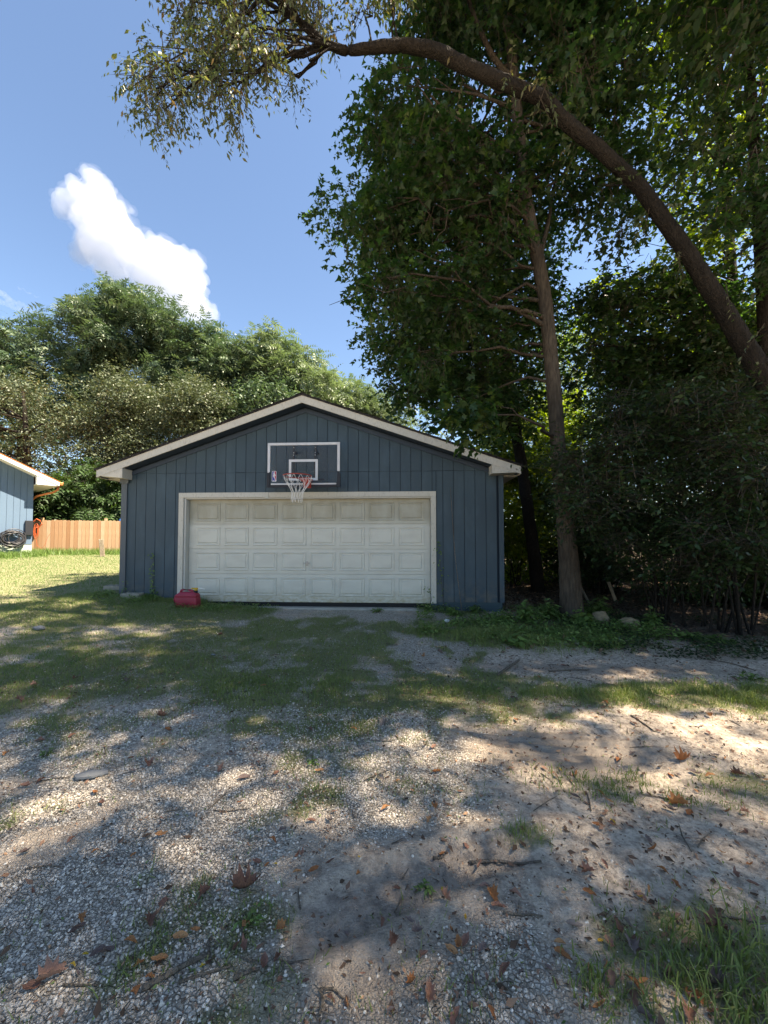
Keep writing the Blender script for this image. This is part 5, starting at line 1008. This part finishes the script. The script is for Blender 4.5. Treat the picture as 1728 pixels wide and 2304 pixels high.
while n < 285:
    px = rng.uniform(0, 1728); py = 1420+880*rng.random()**1.1; c = on_ground(px, py); w_ = .35+.9*sstep(700, 1500, px)+.3*float(fbm(c[0], c[1], 2, 3))
    if rng.random() > w_: continue
    kd = rng.choice(['sycamore', 'oval', 'scrap', 'thin'], p=[.12, .38, .34, .16]); mt = rng.choice(['dry_brown', 'dry_orange', 'dry_grey', 'dry_yellow'], p=[.44, .25, .26, .05]); size = rng.uniform(.022, .062)*(1.4 if kd == 'sycamore' else 1)*(1.25 if py < 1800 else 1.0)*(.55 if mt == 'dry_yellow' else 1)
    shp = {'sycamore': 'lobed', 'oval': 'oval', 'scrap': 'torn', 'thin': 'narrow'}[kd]; dist_ = 'near' if py > 1800 else 'far'
    side = 'left gravel part' if px < 864 else 'right dirt part'
    fallen(c[0], c[1], kd, mt, int(rng.integers(0, 3)), size, rng.uniform(0, 6.28), 'small %s %s dry leaf lying on the %s %s of the drive' % (cnames[mt], shp, dist_, side), 'small %s %s leaves on the %s %s of the drive' % (cnames[mt], shp, dist_, side)); n += 1
for a_ in range(2):
    x, y = sample(-3.5, 4.5, -7.2, -2.2, 2200, lambda x, y: .3+.7*sstep(-.5, 1.5, x)); V_ = []; k = inview(x, y, 0); litter('leaf_scraps', ['curled brown leaf scraps strewn over the drive', 'torn dark leaf pieces strewn over the drive'][a_], x[k], y[k], .02, .05, 'oval')
# ================================================================== CLOUDS
m = bpy.data.materials.new('cloud_vapour'); m.use_nodes = True; nt_ = m.node_tree; nt_.nodes.clear(); out = nt_.nodes.new('ShaderNodeOutputMaterial'); vp = nt_.nodes.new('ShaderNodeVolumePrincipled'); vp.inputs['Color'].default_value = (.70,.73,.80,1); vp.inputs['Density'].default_value = .017; vp.inputs['Anisotropy'].default_value = .2; nt_.links.new(vp.outputs[0], out.inputs['Volume'])
def cloud(name, label, blobs, Z, mat, voxel, sub, amp, flatz=1.0):
    import bmesh
    bm = bmesh.new(); g = np.random.default_rng(5)
    for cx, cy, r_ in blobs:
        p = at(cx, cy, Z+g.uniform(-.5, .5)*r_*Z/FPX); rr = r_*Z/FPX; L = [(p, rr)]
        for k in range(sub):
            q = unit(g.normal(size=3)); f = g.uniform(.18, .42); L.append((p+q*rr*g.uniform(.75, 1.0), rr*f))
        for c_, r2 in L:
            ret = bmesh.ops.create_icosphere(bm, subdivisions=2, radius=float(r2)); 
            for v in ret['verts']: v.co += Vector(c_)
    me = bpy.data.meshes.new(name); bm.to_mesh(me); bm.free(); me.materials.append(mat); c0 = at(blobs[0][0], blobs[0][1], Z)
    o = link(name, me); md = o.modifiers.new('r', 'REMESH'); md.mode = 'VOXEL'; md.voxel_size = voxel
    tx = bpy.data.textures.new('cl', 'CLOUDS'); tx.noise_scale = amp*3; tx.noise_depth = 3; d = o.modifiers.new('d', 'DISPLACE'); d.texture = tx; d.strength = amp*2.2; d.texture_coords = 'GLOBAL'
    return tag(o, label, 'cloud')
K = lambda a, b, r_: (60+a*.3014, 340+b*.3014, r_*.3014)
_cb = [K(500,220,75),(K(560,300,95)),K(310,385,80),K(260,440,60),K(440,400,140),K(600,430,110),K(700,400,40),K(790,455,25),K(480,560,110),K(640,560,150),K(440,660,70),K(400,770,70),K(560,720,150),K(740,700,130),K(620,850,110),K(860,820,150),K(1010,780,120),K(1150,800,80),K(1250,830,70),K(1000,940,160),K(1180,960,130),K(900,1010,110),K(1100,1100,140),K(1260,1050,80),K(1250,1180,110),K(1370,1220,60),K(1390,1160,30),K(1050,1200,110),K(700,930,60)]
cloud('cloud', 'large white puffy cloud standing above the tallest trees', _cb, 700, m, 2.6, 16, 5.0)
m3 = m.copy(); m3.name = 'cloud_fringe_vapour'; m3.node_tree.nodes['Principled Volume'].inputs['Density'].default_value = .0045
_cl = bpy.data.objects['cloud']; _fr = cloud('cloud_fringe', None, [(a_+rng.normal()*2, b_+rng.normal()*2, r_*1.13+1.5) for a_, b_, r_ in _cb], 702, m3, 3.0, 14, 8.0); _fr.parent = _cl; del _fr['category']
m2 = m.copy(); m2.name = 'thin_cloud_vapour'; m2.node_tree.nodes['Principled Volume'].inputs['Density'].default_value = .010
cloud('thin_cloud', 'thin streaky cloud low over the trees at the far left', [(x0_+(x1_-x0_)*k/14, y0_+(y1_-y0_)*k/14+2.5*math.sin(k*1.3), r0_+(r1_-r0_)*k/14) for x0_, y0_, x1_, y1_, r0_, r1_ in ((-40,640,125,725,9,4),(-40,668,150,728,8,5),(40,645,92,672,3,2.5)) for k in range(15)], 760, m2, 2.4, 3, 3.0)
